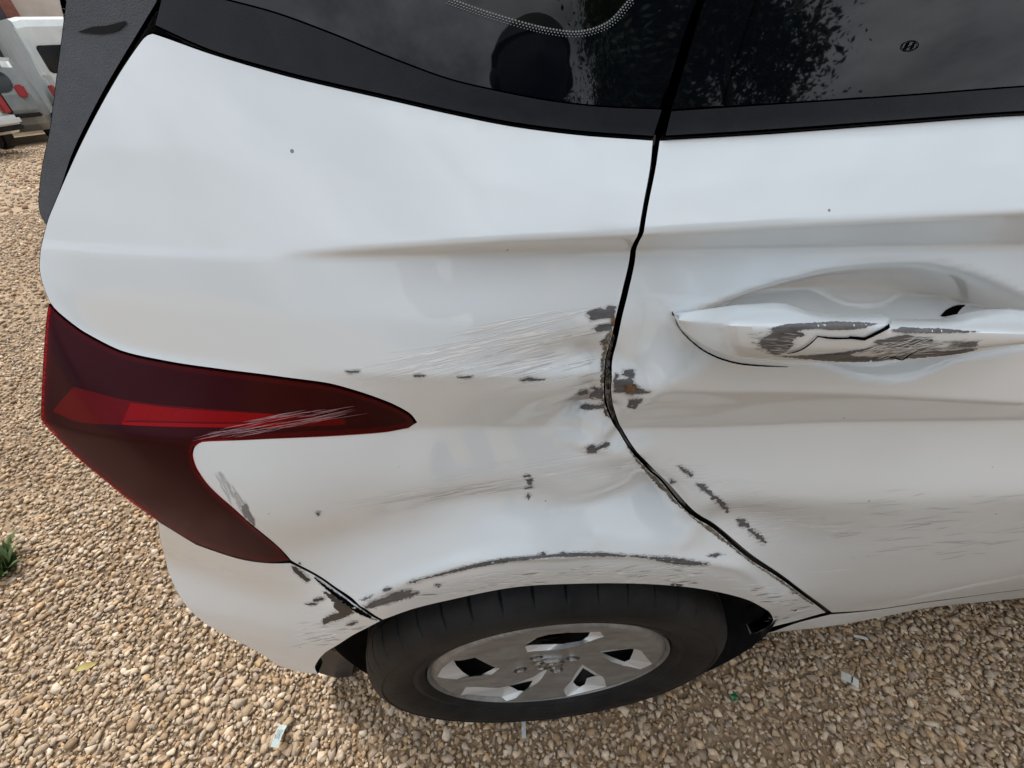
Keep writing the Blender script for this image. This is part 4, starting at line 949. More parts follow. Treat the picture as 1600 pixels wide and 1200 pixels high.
# ================================================================== GROUND AND GRAVEL
def gz(x, y):
    d = np.hypot(np.asarray(x)+0.06, np.asarray(y)+0.19); return -0.062*np.clip(d-3.5, 0, 40)*smoothstep((d-3.5)/3)
def ground_material():
    M = mat('ground_dirt', rough=0.95); nt = M.node_tree; b = nt.nodes['Principled BSDF']; l = nt.links.new
    g = N(nt, 'ShaderNodeNewGeometry')
    n1 = N(nt, 'ShaderNodeTexNoise', i_Scale=2.2, i_Detail=6.0); l(g.outputs['Position'], n1.inputs['Vector'])
    r1 = N(nt, 'ShaderNodeValToRGB'); e = r1.color_ramp.elements; e[0].position = 0.35; e[0].color = (0.34, 0.24, 0.155, 1); e[1].position = 0.68; e[1].color = (0.48, 0.365, 0.25, 1)
    l(n1.outputs['Fac'], r1.inputs['Fac'])
    vo = N(nt, 'ShaderNodeTexVoronoi', i_Scale=95.0); l(g.outputs['Position'], vo.inputs['Vector'])
    r2 = N(nt, 'ShaderNodeValToRGB'); e = r2.color_ramp.elements; e[0].position = 0.0; e[0].color = (1.25, 1.2, 1.15, 1); e[1].position = 0.6; e[1].color = (0.62, 0.58, 0.52, 1)
    l(vo.outputs['Distance'], r2.inputs['Fac'])
    m_ = N(nt, 'ShaderNodeMix', data_type='RGBA', blend_type='MULTIPLY', i_0=1.0); l(r1.outputs['Color'], m_.inputs[6]); l(r2.outputs['Color'], m_.inputs[7]); l(m_.outputs[2], b.inputs['Base Color'])
    n2 = N(nt, 'ShaderNodeTexNoise', i_Scale=130.0, i_Detail=6.0, i_Roughness=0.7); l(g.outputs['Position'], n2.inputs['Vector'])
    bp = N(nt, 'ShaderNodeBump', i_Strength=1.0, i_Distance=0.006); l(n2.outputs['Fac'], bp.inputs['Height']); l(bp.outputs['Normal'], b.inputs['Normal'])
ground_material()
gx = np.concatenate([np.linspace(-120, -12, 20), np.linspace(-11, 6, 60), np.linspace(7, 120, 18)])
gy = np.concatenate([np.linspace(-120, -5, 16), np.linspace(-4.5, 14, 60), np.linspace(15, 120, 18)])
vv = [(x, y, float(gz(x, y))) for x in gx for y in gy]
gnd = mesh_obj('ground', vv, grid_faces(len(gx), len(gy)), 'ground_dirt', None, True); tag(gnd, kind='structure')
gnd.data.flip_normals() if gnd.data.polygons[0].normal.z < 0 else None
def stone_material():
    M = mat('stones', rough=0.85, spec=0.25); nt = M.node_tree; b = nt.nodes['Principled BSDF']; l = nt.links.new
    at = N(nt, 'ShaderNodeAttribute', attribute_name='tone'); g = N(nt, 'ShaderNodeNewGeometry')
    n1 = N(nt, 'ShaderNodeTexNoise', i_Scale=170.0, i_Detail=5.0, i_Roughness=0.7); l(g.outputs['Position'], n1.inputs['Vector'])
    r1 = N(nt, 'ShaderNodeMapRange'); r1.inputs['From Min'].default_value = 0.3; r1.inputs['From Max'].default_value = 0.7; r1.inputs['To Min'].default_value = 0.78; r1.inputs['To Max'].default_value = 1.18
    l(n1.outputs['Fac'], r1.inputs['Value'])
    m_ = N(nt, 'ShaderNodeMix', data_type='RGBA', blend_type='MULTIPLY', i_0=1.0); l(at.outputs['Color'], m_.inputs[6]); l(r1.outputs[0], m_.inputs[7]); l(m_.outputs[2], b.inputs['Base Color'])
    bp = N(nt, 'ShaderNodeBump', i_Strength=0.5, i_Distance=0.002); l(n1.outputs['Fac'], bp.inputs['Height']); l(bp.outputs['Normal'], b.inputs['Normal'])
stone_material()
def hull_proto(n, seed):
    r = np.random.default_rng(seed); p = r.normal(size=(n, 3)); p /= np.linalg.norm(p, axis=1, keepdims=True)
    p *= r.uniform(0.82, 1.12, (n, 1)); bm = bmesh.new()
    for q_ in p: bm.verts.new(q_)
    h = bmesh.ops.convex_hull(bm, input=bm.verts)
    junk = [v for v in bm.verts if not v.link_faces]; bmesh.ops.delete(bm, geom=junk, context='VERTS')
    bmesh.ops.triangulate(bm, faces=bm.faces); bm.verts.index_update()
    V = np.array([v.co[:] for v in bm.verts]); Fc = np.array([[v.index for v in f.verts] for f in bm.faces]); bm.free(); return V, Fc
HI = [hull_proto(15, 100+i) for i in range(14)]; LO = [hull_proto(11, 300+i) for i in range(10)]
PAL = np.array([[0.46, 0.34, 0.205], [0.51, 0.39, 0.25], [0.40, 0.29, 0.175], [0.55, 0.43, 0.285], [0.37, 0.28, 0.19], [0.47, 0.32, 0.17], [0.42, 0.33, 0.23], [0.58, 0.47, 0.33], [0.34, 0.23, 0.13]])
def in_frame(x, y, mu, mv):
    P = np.stack([x, -y, gz(x, y)], 1)-CAM[None]; dz = P@Fv; u = 800+FPX*(P@Rv)/np.maximum(dz, 1e-3); v = 600-FPX*(P@Uv)/np.maximum(dz, 1e-3)
    return ((dz > 0.05) | (mu > 1e8)) & (u > -mu) & (u < 1600+mu) & (v > -mv) & (v < 1200+mv)
def scatter(x0, x1, y0, y1, sp, dmin, dmax, smin, smax, sunk, mu=500, mv=350, thin=0.0, outside=None):
    X, Y = np.meshgrid(np.arange(x0, x1, sp), np.arange(y0, y1, sp)); X = X.ravel(); Y = Y.ravel()
    X = X+rng.uniform(-0.5, 0.5, len(X))*sp; Y = Y+rng.uniform(-0.5, 0.5, len(Y))*sp
    d = np.hypot(X+0.06, Y+0.19); k = (d >= dmin) & (d < dmax) & in_frame(X, Y, mu, mv) & ~((X > -0.3) & (Y > 0.30) & (X < 1.2) & (d < 3))
    if outside: k &= ~in_frame(X, Y, *outside)
    # sandy bare patches
    bare = np.sin(X*3.1+1.3*np.sin(Y*2.3))*np.cos(Y*2.7-X*0.9+0.6)+0.5*np.sin(X*7.3+Y*5.1)
    k &= rng.random(len(X)) > np.clip(thin+0.40*(bare-0.55), 0, 0.8)
    X, Y = X[k], Y[k]; n = len(X)
    s = smin+(smax-smin)*rng.beta(1.5, 3.6, n)
    return np.stack([X, Y, s, np.full(n, sunk)], 1)
def build_stones(name, S_, protos):
    VA, FA, CA = [], [], []; base = 0; which = rng.integers(0, len(protos), len(S_))
    for k, (pv, pf) in enumerate(protos):
        Q = S_[which == k]; n = len(Q)
        if n == 0: continue
        sc = np.stack([rng.uniform(0.8, 1.35, n), rng.uniform(0.65, 1.0, n), rng.uniform(0.38, 0.68, n)], 1)*Q[:, 2:3]*0.5
        V = pv[None]*sc[:, None]
        for ax, am in ((0, 0.5), (1, 0.5), (2, 6.283)):
            a = rng.uniform(-am, am, n) if ax < 2 else rng.uniform(0, am, n); c, s = np.cos(a)[:, None], np.sin(a)[:, None]
            i, j = [(1, 2), (0, 2), (0, 1)][ax]; A_ = V[:, :, i]*c-V[:, :, j]*s; B_ = V[:, :, i]*s+V[:, :, j]*c; V[:, :, i] = A_; V[:, :, j] = B_
        V[:, :, 0] += Q[:, 0:1]; V[:, :, 1] += Q[:, 1:2]; V[:, :, 2] += (gz(Q[:, 0], Q[:, 1])+Q[:, 2]*Q[:, 3]+rng.uniform(-0.001, 0.004, n))[:, None]
        nv = len(pv); Fq = pf[None]+(base+np.arange(n)*nv)[:, None, None]; base += n*nv
        c = PAL[rng.integers(0, len(PAL), n)]*rng.uniform(0.80, 1.22, (n, 1))*np.array([[0.90, 0.89, 0.94]]); c = np.repeat(c[:, None], nv, 1)
        VA.append(V.reshape(-1, 3)); FA.append(Fq.reshape(-1, 3)); CA.append(c.reshape(-1, 3))
    V = np.concatenate(VA).astype(np.float32); Fc = np.concatenate(FA).astype(np.int32); C_ = np.concatenate(CA)
    me = bpy.data.meshes.new(name); me.vertices.add(len(V)); me.vertices.foreach_set('co', V.ravel())
    me.loops.add(len(Fc)*3); me.loops.foreach_set('vertex_index', Fc.ravel()); me.polygons.add(len(Fc))
    me.polygons.foreach_set('loop_start', np.arange(0, len(Fc)*3, 3, dtype=np.int32)); me.update(calc_edges=True); me.validate()
    at = me.attributes.new('tone', 'FLOAT_COLOR', 'POINT'); at.data.foreach_set('color', np.concatenate([C_, np.ones((len(C_), 1))], 1).astype(np.float32).ravel())
    me.materials.append(MATS['stones']); o = bpy.data.objects.new(name, me); COL.objects.link(o); return o
near = np.concatenate([scatter(-2.2, 2.2, -1.3, 1.6, 0.0108, 0, 1.55, 0.007, 0.030, 0.15), scatter(-2.2, 2.2, -1.3, 1.6, 0.011, 0, 1.2, 0.006, 0.014, 0.25, 250, 150, 0.15)])
mid = np.concatenate([scatter(-4.5, 2.6, -2.0, 3.5, 0.0135, 1.55, 3.0, 0.008, 0.031, 0.15, 300, 200)])
far = np.concatenate([scatter(-4.6, 2.8, -2.2, 2.6, 0.034, 0, 4.6, 0.014, 0.046, 0.2, 1e9, 1e9, 0.0, (300, 200)), scatter(-7, 2, -2, 7, 0.028, 3.0, 6.0, 0.014, 0.042, 0.2, 120, 80), scatter(-16, 1, -2, 16, 0.085, 6.0, 14, 0.03, 0.09, 0.15, 60, 60)])
o = build_stones('gravel', near, HI); tag(o, 'loose tan gravel stones covering the ground around the wheel', 'gravel', kind='stuff')
o = build_stones('gravel', np.concatenate([mid, far]), LO); tag(o, 'finer tan gravel spreading away behind the car', 'gravel', kind='stuff')

# ================================================================== LITTER ON THE GRAVEL
def on_ground(u, v, h=0.02):
    d = rays([(u, v)])[0]; p = None
    for t in np.linspace(0.3, 40, 8000):
        p = CAM+t*d
        if p[2] < float(gz(p[0], -p[1]))+h: break
    return B(p)
mat('paper_white', (0.78, 0.78, 0.75), 0.7); mat('paper_ink', (0.03, 0.03, 0.03), 0.7); mat('green_glass', (0.01, 0.10, 0.035), 0.15)
mat('plastic_pale', (0.66, 0.67, 0.66), 0.5); mat('label_pale', (0.62, 0.70, 0.68), 0.5)
noisy('leaf_yellow', (0.34, 0.31, 0.10), (0.38, 0.24, 0.08), 60, 0.7); noisy('weed_green', (0.035, 0.065, 0.018), (0.09, 0.13, 0.03), 30, 0.7)
noisy('twig', (0.20, 0.14, 0.08), (0.36, 0.27, 0.17), 60, 0.9)
def bent_strip(name, c, ang, L_, w, material, bend=0.004, seg=6, tilt=0.1, th=0.0006):
    bm = bmesh.new(); rows = []
    for i in range(seg+1):
        t = i/seg-0.5; rows.append([bm.verts.new((t*L_, s*w/2, bend*math.cos(t*3.1)+tilt*t*L_)) for s in (-1, 1)])
    for i in range(seg): bm.faces.new((rows[i][0], rows[i+1][0], rows[i+1][1], rows[i][1]))
    bmesh.ops.solidify(bm, geom=list(bm.faces), thickness=th)
    o = bm_obj(name, bm, material); o.location = c; o.rotation_euler = (R(random.uniform(-8, 8)), 0, ang); return o
o = bent_strip('paper_scrap', on_ground(1328, 1062, 0.03), R(-38), 0.030, 0.017, 'paper_white', 0.003, tilt=0.05, th=0.004); tag(o, 'small white folded paper scrap with black mark on gravel below door', 'litter')
k = bent_strip('printed_bar', (0.002, 0.0, 0.0045), R(85), 0.014, 0.0022, 'paper_ink', 0.0, tilt=0.0); k.parent = o
o = bent_strip('paper_sliver', on_ground(1345, 996, 0.03), R(-22), 0.026, 0.006, 'paper_white', 0.001); tag(o, 'thin white paper sliver on gravel close to the sill', 'litter')
o = bent_strip('plastic_label', on_ground(436, 1150, 0.032), R(80), 0.034, 0.017, 'label_pale', 0.004, tilt=0.0); tag(o, 'pale crumpled plastic label on gravel behind the wheel', 'litter')
for yy in (-0.004, 0.0, 0.004): k = bent_strip('printed_bar', (0.002, yy, 0.0035), 0, 0.015, 0.0010, 'frit_gap', 0.003, tilt=0.0); k.parent = o
o = bent_strip('plastic_strip', on_ground(818, 1128, 0.030), R(86), 0.050, 0.008, 'plastic_pale', 0.002, tilt=0.0, th=0.002); tag(o, 'narrow pale plastic strip lying under the tyre edge', 'litter')
bm = bmesh.new(); bmesh.ops.create_icosphere(bm, subdivisions=1, radius=0.008)
for v in bm.verts: v.co = Vector((v.co.x*1.3, v.co.y, v.co.z*0.6))*random.uniform(0.7, 1.2)
o = bm_obj('glass_shard', bm, 'green_glass'); o.location = on_ground(1147, 1090, 0.03); tag(o, 'small dark green glass shard on the gravel', 'litter')
bm = bmesh.new(); rows = []
for i in range(9):
    t = i/8; w = 0.011*math.sin(math.pi*(0.05+0.9*t)); rows.append([bm.verts.new(((t-0.5)*0.036, s*w*0.7, 0.004*math.sin(t*5)+abs(s)*0.003)) for s in (-1, 0, 1)])
for i in range(8):
    for j in (0, 1): bm.faces.new((rows[i][j], rows[i+1][j], rows[i+1][j+1], rows[i][j+1]))
o = bm_obj('dry_leaf', bm, 'leaf_yellow', smooth=True); o.location = on_ground(135, 1042, 0.03); o.rotation_euler = (0.1, 0.1, R(25)); tag(o, 'curled yellow leaf on the gravel at lower left', 'leaf')
def weed(u, v, h, n, label):
    r = random.Random(int(u*7+v)); c = on_ground(u, v, 0.0); root = empty('weed', c); tag(root, label, 'weed'); bm = bmesh.new()
    for i in range(n):
        a = r.uniform(0, 6.28); L_ = h*r.uniform(0.5, 1.1); lean = r.uniform(0.3, 1.2); w = 0.006*r.uniform(0.7, 1.5); pr = None
        off = Vector((r.uniform(-1, 1), r.uniform(-1, 1), 0))*h*0.25
        for k_ in range(6):
            t = k_/5; p = off+Vector((math.cos(a)*L_*t*lean*0.7, math.sin(a)*L_*t*lean*0.7, L_*t*(1-0.35*t*lean))); sd = Vector((-math.sin(a), math.cos(a), 0))*w*(1.0-t)**0.6*(0.5+2*t*(1-t)*2)
            q = (bm.verts.new(p-sd), bm.verts.new(p+sd))
            if pr: bm.faces.new((pr[0], q[0], q[1], pr[1]))
            pr = q
    k = bm_obj('foliage', bm, 'weed_green', root, True); k['kind'] = 'stuff'; return root
weed(6, 892, 0.09, 70, 'low green weed clump growing in gravel at left edge')
def twig(u, v, L_, a, label):
    c = on_ground(u, v, 0.028); bm = bmesh.new(); pr = None; r = random.Random(int(u))
    for i in range(7):
        t = i/6-0.5; p = Vector((t*L_, 0.004*math.sin(t*7)+r.uniform(-0.001, 0.001), 0.001*math.cos(t*4))); rad = 0.0013*(1-abs(t)*0.6)
        q = [bm.verts.new(p+Vector((0, rad*math.cos(k*1.571), rad*math.sin(k*1.571)))) for k in range(4)]
        if pr:
            for k in range(4): bm.faces.new((pr[k], q[k], q[(k+1) % 4], pr[(k+1) % 4]))
        pr = q
    o = bm_obj('twig', bm, 'twig', None, True); o.location = c; o.rotation_euler = (0, R(-3), a); tag(o, label, 'twig'); return o
twig(1355, 1045, 0.06, R(-38), 'dry straw twig beside the white paper scrap'); twig(1440, 1000, 0.07, R(-50), 'dry twig on gravel below the door at right')
twig(1555, 1160, 0.05, R(60), 'short dry twig in the lower right corner'); twig(290, 1132, 0.035, R(-60), 'thin pale twig on gravel at lower left')

# ================================================================== BACKGROUND VEHICLES, WALL
AZ = np.array([-1.08, 1.26]); AZ /= np.hypot(*AZ)             # view direction towards them (Blender x, y)
RT = np.array([AZ[1], -AZ[0]])
def far_pt(u, v, dist):
    d = rays([(u, v)])[0]; h = math.hypot(d[0], d[1]); return B(CAM+d*(dist/h))
noisy('van_white', (0.52, 0.55, 0.54), (0.62, 0.64, 0.62), 3, 0.35, coat=0.5); noisy('hatch_grey', (0.13, 0.145, 0.145), (0.17, 0.185, 0.18), 4, 0.35, coat=0.5)
mat('far_glass', (0.012, 0.018, 0.022), 0.08); mat('lamp_far', (0.28, 0.012, 0.02), 0.25, coat=0.5); noisy('wall_plaster', (0.50, 0.43, 0.37), (0.60, 0.53, 0.47), 1.5, 0.9); noisy('shed_dark', (0.025, 0.024, 0.03), (0.05, 0.045, 0.05), 2, 0.8)
noisy('brick_red', (0.22, 0.08, 0.06), (0.30, 0.12, 0.09), 8, 0.9)
def vehicle(name, origin, yaw, prof, width, paint, label, cat):
    """body lofted from a side outline (y forwards from the tail, z up); local x to the right"""
    root = empty(name, origin); root.rotation_euler = (0, 0, yaw); tag(root, label, cat)
    P = np.array(prof, float); n = len(P); vv = []; st = (-0.5, -0.47, -0.40, 0, 0.40, 0.47, 0.5)
    for s in st:
        k = 1-0.9*max(0, abs(s)-0.40)/0.1*0.06
        c = P.mean(0)
        for p in P: vv.append((s*width*(1-0.10*max(0, p[1]-1.0)), c[0]+(p[0]-c[0])*k, 0.25+(p[1]-0.25)*(0.985+0.015*(k > 0.97))))
    ff = [(i*n+j, (i+1)*n+j, (i+1)*n+(j+1) % n, i*n+(j+1) % n) for i in range(len(st)-1) for j in range(n)]
    ff += [tuple(range(n))[::-1], tuple((len(st)-1)*n+j for j in range(n))]
    b = mesh_obj('body', vv, ff, paint, root, False); bm = bmesh.new(); bm.from_mesh(b.data); bmesh.ops.recalc_face_normals(bm, faces=bm.faces); bm.to_mesh(b.data); bm.free()
    for sx in (-1, 1):
        for yy in (0.75, P[:, 0].max()-0.8):
            bm = bmesh.new(); bmesh.ops.create_cone(bm, cap_ends=True, segments=28, radius1=0.31, radius2=0.31, depth=0.19, matrix=Matrix.Translation((sx*(width/2-0.10), yy, 0.31)) @ Matrix.Rotation(R(90), 4, 'Y'))
            bmesh.ops.bevel(bm, geom=list(bm.edges), offset=0.03, segments=2, affect='EDGES'); bm_obj('wheel', bm, 'rubber', root)
    return root
def pbox(name, parent, c, s, material, bev=0.02):
    bm = bmesh.new(); add_box(bm, c, s)
    if bev: bmesh.ops.bevel(bm, geom=list(bm.edges), offset=min(bev, min(s)*0.4), segments=2, affect='EDGES')
    return bm_obj(name, bm, material, parent)
def rounded_plate(name, parent, x0, x1, z0, z1, y, material, r_=0.08, th=0.02):
    bm = bmesh.new(); pts_ = []
    for cx_, cz_, a0 in ((x1-r_, z1-r_, 0), (x0+r_, z1-r_, 90), (x0+r_, z0+r_, 180), (x1-r_, z0+r_, 270)):
        for k in range(6): a = R(a0+18*k); pts_.append(bm.verts.new((cx_+r_*math.cos(a), y, cz_+r_*math.sin(a))))
    f = bm.faces.new(pts_); bmesh.ops.solidify(bm, geom=[f], thickness=th); bmesh.ops.recalc_face_normals(bm, faces=bm.faces); return bm_obj(name, bm, material, parent)
YAWV = math.atan2(-AZ[0], AZ[1])                      # tail towards the camera
van_prof = [(0.0, 0.42), (0.02, 0.95), (0.10, 1.75), (0.20, 1.86), (0.6, 1.93), (2.6, 1.90), (3.35, 1.15), (4.05, 0.95), (4.2, 0.6), (4.15, 0.3), (0.1, 0.3)]
big_prof = [(0.0, 0.45), (0.02, 1.2), (0.08, 2.15), (0.18, 2.28), (0.6, 2.34), (3.6, 2.30), (4.4, 1.3), (5.0, 1.1), (5.1, 0.6), (5.05, 0.3), (0.1, 0.35)]
hat_prof = [(0.05, 0.35), (0.0, 0.62), (0.06, 0.88), (0.30, 1.32), (0.45, 1.42), (1.5, 1.46), (2.4, 1.36), (3.0, 0.95), (3.8, 0.75), (3.9, 0.4), (3.8, 0.22), (0.2, 0.22)]
# near van: its right rear corner shows
p0 = far_pt(58, 232, 12.6); yw = YAWV+R(24); rx = np.array([math.cos(yw), math.sin(yw)])
org = np.array([p0[0]-rx[0]*0.86, p0[1]-rx[1]*0.86]); van1 = vehicle('parked_van', (org[0], org[1], float(gz(org[0], org[1]))), yw, van_prof, 1.72, 'van_white', 'white van at far left with black edged red tail lamp', 'van')
pbox('bumper', van1, (0, -0.06, 0.50), (1.74, 0.16, 0.16), 'van_white', 0.05); pbox('bumper_skirt', van1, (0, -0.04, 0.40), (1.70, 0.14, 0.08), 'rubber', 0.02)
for sx in (-1, 1):
    t = pbox('tail_lamp', van1, (sx*0.79, -0.005, 1.0), (0.12, 0.09, 0.78), 'lamp_far', 0.02); pbox('lamp_surround', van1, (sx*0.845, 0.04, 1.0), (0.06, 0.14, 0.84), 'rubber', 0.02)
rounded_plate('rear_window', van1, -0.62, 0.62, 1.15, 1.68, 0.045, 'far_glass'); pbox('plate_recess', van1, (0.15, -0.005, 0.82), (0.62, 0.03, 0.10), 'rubber', 0.02); pbox('door_seam', van1, (0.0, -0.004, 1.0), (0.012, 0.03, 0.9), 'gap_black', 0)
# grey hatchback between the vans
p0 = far_pt(76, 196, 14.6); yw = YAWV-R(4); rx = np.array([math.cos(yw), math.sin(yw)]); org = np.array([p0[0]-rx[0]*0.80, p0[1]-rx[1]*0.80])
hb = vehicle('parked_hatchback', (org[0], org[1], float(gz(org[0], org[1]))), yw, hat_prof, 1.66, 'hatch_grey', 'grey hatchback with dark rear window parked between two white vans', 'car')
rw = rounded_plate('rear_window', hb, -0.66, 0.66, -0.20, 0.20, 0.0, 'far_glass', 0.19); rw.location = (0, 0.155, 1.11); rw.rotation_euler = (R(-28), 0, 0)
for sx in (-1, 1): pbox('tail_lamp', hb, (sx*0.72, 0.03, 0.93), (0.16, 0.10, 0.22), 'lamp_far', 0.03)
pbox('bumper_strip', hb, (0, -0.01, 0.52), (1.64, 0.08, 0.07), 'rubber', 0.02); w_ = pbox('wiper', hb, (0.05, 0.10, 1.05), (0.42, 0.012, 0.015), 'lug_metal', 0); w_.rotation_euler = (0, 0, 0)
pbox('roof_spoiler', hb, (0, 0.33, 1.40), (1.3, 0.2, 0.03), 'van_white', 0.01)
# big van behind: left rear edge in view
p0 = far_pt(75, 135, 17.5); yw = YAWV+R(6); rx = np.array([math.cos(yw), math.sin(yw)]); org = np.array([p0[0]+rx[0]*0.93, p0[1]+rx[1]*0.93])
van2 = vehicle('cargo_van', (org[0], org[1], float(gz(org[0], org[1]))), yw, big_prof, 1.9, 'van_white', 'tall white van with rear door window, partly hidden behind spoiler fin', 'van')
rounded_plate('rear_window', van2, -0.72, -0.06, 1.25, 1.80, 0.015, 'far_glass'); rounded_plate('rear_window', van2, 0.06, 0.72, 1.25, 1.80, 0.015, 'far_glass')
pbox('door_seam', van2, (0, 0.0, 1.3), (0.015, 0.04, 1.6), 'gap_black', 0); pbox('door_edge', van2, (-0.89, 0.03, 1.3), (0.03, 0.06, 1.7), 'van_white', 0.01)
for zz in (0.75, 1.25): pbox('hinge', van2, (-0.87, -0.012, zz), (0.10, 0.05, 0.07), 'van_white', 0.01)
for sx in (-1, 1): pbox('tail_lamp', van2, (sx*0.88, 0.02, 0.85), (0.12, 0.08, 0.35), 'lamp_far', 0.02)
# plastered wall and dark shed closing the yard
c = far_pt(60, 60, 24); wl_ = empty('boundary_wall', (c[0], c[1], float(gz(c[0], c[1])))); wl_.rotation_euler = (0, 0, YAWV); tag(wl_, 'pale plastered boundary wall behind the parked vans', 'wall')
pbox('wall', wl_, (2, 0, 2.1), (26, 0.25, 4.4), 'wall_plaster', 0.02); pbox('coping', wl_, (2, 0, 4.36), (26.2, 0.4, 0.12), 'wall_plaster', 0.03)
pbox('brick_pier', wl_, (-0.35, -0.2, 2.2), (0.42, 0.3, 4.6), 'brick_red', 0.02)
c = far_pt(-10, 30, 21.5); sh = empty('dark_shed', (c[0], c[1], float(gz(c[0], c[1])))); sh.rotation_euler = (0, 0, YAWV); tag(sh, 'dark shed at the top left corner behind the vans', 'shed')
pbox('wall', sh, (-2.3, 0.6, 1.6), (5.2, 1.6, 3.2), 'shed_dark', 0.03); pbox('roof', sh, (-2.3, 0.6, 3.26), (5.5, 2.0, 0.14), 'shed_dark', 0.03); pbox('door', sh, (-1.6, -0.22, 1.1), (1.1, 0.06, 2.2), 'black_trim', 0.02)

# ================================================================== BEHIND THE CAMERA (seen only as reflections)
noisy('bark', (0.05, 0.035, 0.025), (0.10, 0.075, 0.05), 20, 0.9); noisy('leaf_dark', (0.018, 0.035, 0.012), (0.05, 0.075, 0.022), 8, 0.6)
def tree(x, y, h, spread, seed, label):
    r = np.random.default_rng(seed); root = empty('tree', (x, y, float(gz(x, y)))); tag(root, label, 'tree')
    bm = bmesh.new(); pr = None
    def limb(p, q, r0, r1):
        ax = (q-p).normalized(); t = ax.orthogonal().normalized(); b_ = ax.cross(t); a_ = []; c_ = []
        for k in range(7): an = k*6.283/7; v = t*math.cos(an)+b_*math.sin(an); a_.append(bm.verts.new(p+v*r0)); c_.append(bm.verts.new(q+v*r1))
        for k in range(7): bm.faces.new((a_[k], a_[(k+1) % 7], c_[(k+1) % 7], c_[k]))
    top = Vector((0.1, 0.05, h*0.45)); limb(Vector((0, 0, -0.1)), top, 0.16, 0.10); tips = []
    for k in range(9):
        a = r.uniform(0, 6.28); q = top+Vector((math.cos(a)*spread*r.uniform(0.3, 0.8), math.sin(a)*spread*r.uniform(0.3, 0.8), h*r.uniform(0.10, 0.42))); limb(top-Vector((0, 0, h*0.1*r.random())), q, 0.06, 0.02); tips.append(q)
    bm_obj('trunk', bm, 'bark', root, True)
    cl = np.concatenate([np.array([t[:] for t in tips]), r.normal(size=(22, 3))*np.array([spread*0.5, spread*0.5, h*0.13])+np.array([0, 0, h*0.68])])
    n = 48000; c = cl[r.integers(0, len(cl), n)]+r.normal(size=(n, 3))*spread*0.14; d1 = r.normal(size=(n, 3)); d1 /= np.linalg.norm(d1, axis=1, keepdims=True); d2 = np.cross(d1, r.normal(size=(n, 3))); d2 /= np.linalg.norm(d2, axis=1, keepdims=True)
    s = r.uniform(0.025, 0.055, (n, 1)); s[:5000] = r.uniform(0.07, 0.12, (5000, 1)); c[:5000] = cl[r.integers(0, len(cl), 5000)]+r.normal(size=(5000, 3))*spread*0.10; V = np.stack([c-d1*s, c+d2*s*0.45, c+d1*s, c-d2*s*0.45], 1).reshape(-1, 3)
    k = mesh_obj('crown', V, np.arange(n*4).reshape(-1, 4).tolist(), 'leaf_dark', root); k['kind'] = 'stuff'; return root
tree(1.3, -6.4, 5.3, 1.6, 5, 'dark leafy tree behind the photographer, reflected in the rear quarter glass')
tree(3.7, -6.2, 8.0, 2.3, 6, 'second dark tree added unseen behind the photographer to darken the door window')  # out of view; added for its dark reflection in the door glass
noisy('cloth_silhouette', (0.012, 0.013, 0.018), (0.03, 0.03, 0.036), 30, 0.9); noisy('skin', (0.36, 0.21, 0.15), (0.42, 0.26, 0.19), 20, 0.6); mat('hair_dark', (0.012, 0.009, 0.008), 0.7); noisy('trouser', (0.02, 0.024, 0.04), (0.04, 0.045, 0.06), 30, 0.9)
def skin_body(name, joints, bones, root_key, material, parent, sub_=2):
    keys = list(joints); me = bpy.data.meshes.new(name); me.from_pydata([joints[k][0] for k in keys], [(keys.index(a), keys.index(b)) for a, b in bones], []); me.update()
    o = bpy.data.objects.new(name, me); COL.objects.link(o); o.parent = parent; sk = o.modifiers.new('skin', 'SKIN')
    for i, k in enumerate(keys):
        r_ = joints[k][1]; r_ = r_ if isinstance(r_, tuple) else (r_, r_); me.skin_vertices[0].data[i].radius = r_; me.skin_vertices[0].data[i].use_root = (k == root_key)
    sk.use_smooth_shade = True; ss = o.modifiers.new('sub', 'SUBSURF'); ss.levels = sub_; ss.render_levels = sub_; me.materials.append(MATS[material]); return o
PX, PY = 0.06, -0.90          # the photographer stands here, facing the car (+Y)
person = empty('person', (PX, PY, 0.01)); tag(person, 'person in dark jacket, head darkened to a silhouette, holding a phone, seen as reflection in the window', 'person')
ph = np.array(B(CAM-Fv*0.030)); phl = ph-np.array([PX, PY, 0.01])
J = {'pel': ((0, 0, 0.94), (0.16, 0.12)), 'sp': ((0, 0.0, 1.12), (0.145, 0.11)), 'ch': ((0, -0.01, 1.30), (0.165, 0.12)), 'nk': ((0, 0.01, 1.44), (0.07, 0.07)),
     'sl': ((-0.17, 0, 1.38), 0.065), 'sr': ((0.17, 0, 1.38), 0.065), 'el': ((-0.26, 0.20, 1.13), 0.048), 'er': ((0.22, 0.20, 1.13), 0.048), 'wl': ((phl[0]-0.085, phl[1]-0.09, phl[2]-0.05), 0.032), 'wr': ((phl[0]+0.095, phl[1]-0.09, phl[2]-0.05), 0.032),
     'hl': ((-0.10, 0, 0.88), 0.10), 'hr': ((0.10, 0, 0.88), 0.10), 'kl': ((-0.11, 0.03, 0.49), 0.066), 'kr': ((0.12, 0.02, 0.49), 0.066), 'al': ((-0.12, -0.02, 0.10), 0.05), 'ar': ((0.13, -0.03, 0.10), 0.05), 'tl': ((-0.13, 0.15, 0.045), 0.042), 'tr': ((0.15, 0.14, 0.045), 0.042)}
skin_body('body', J, [('pel', 'sp'), ('sp', 'ch'), ('ch', 'nk'), ('ch', 'sl'), ('ch', 'sr'), ('sl', 'el'), ('sr', 'er'), ('el', 'wl'), ('er', 'wr'), ('pel', 'hl'), ('pel', 'hr'), ('hl', 'kl'), ('hr', 'kr'), ('kl', 'al'), ('kr', 'ar'), ('al', 'tl'), ('ar', 'tr')], 'pel', 'cloth_silhouette', person)
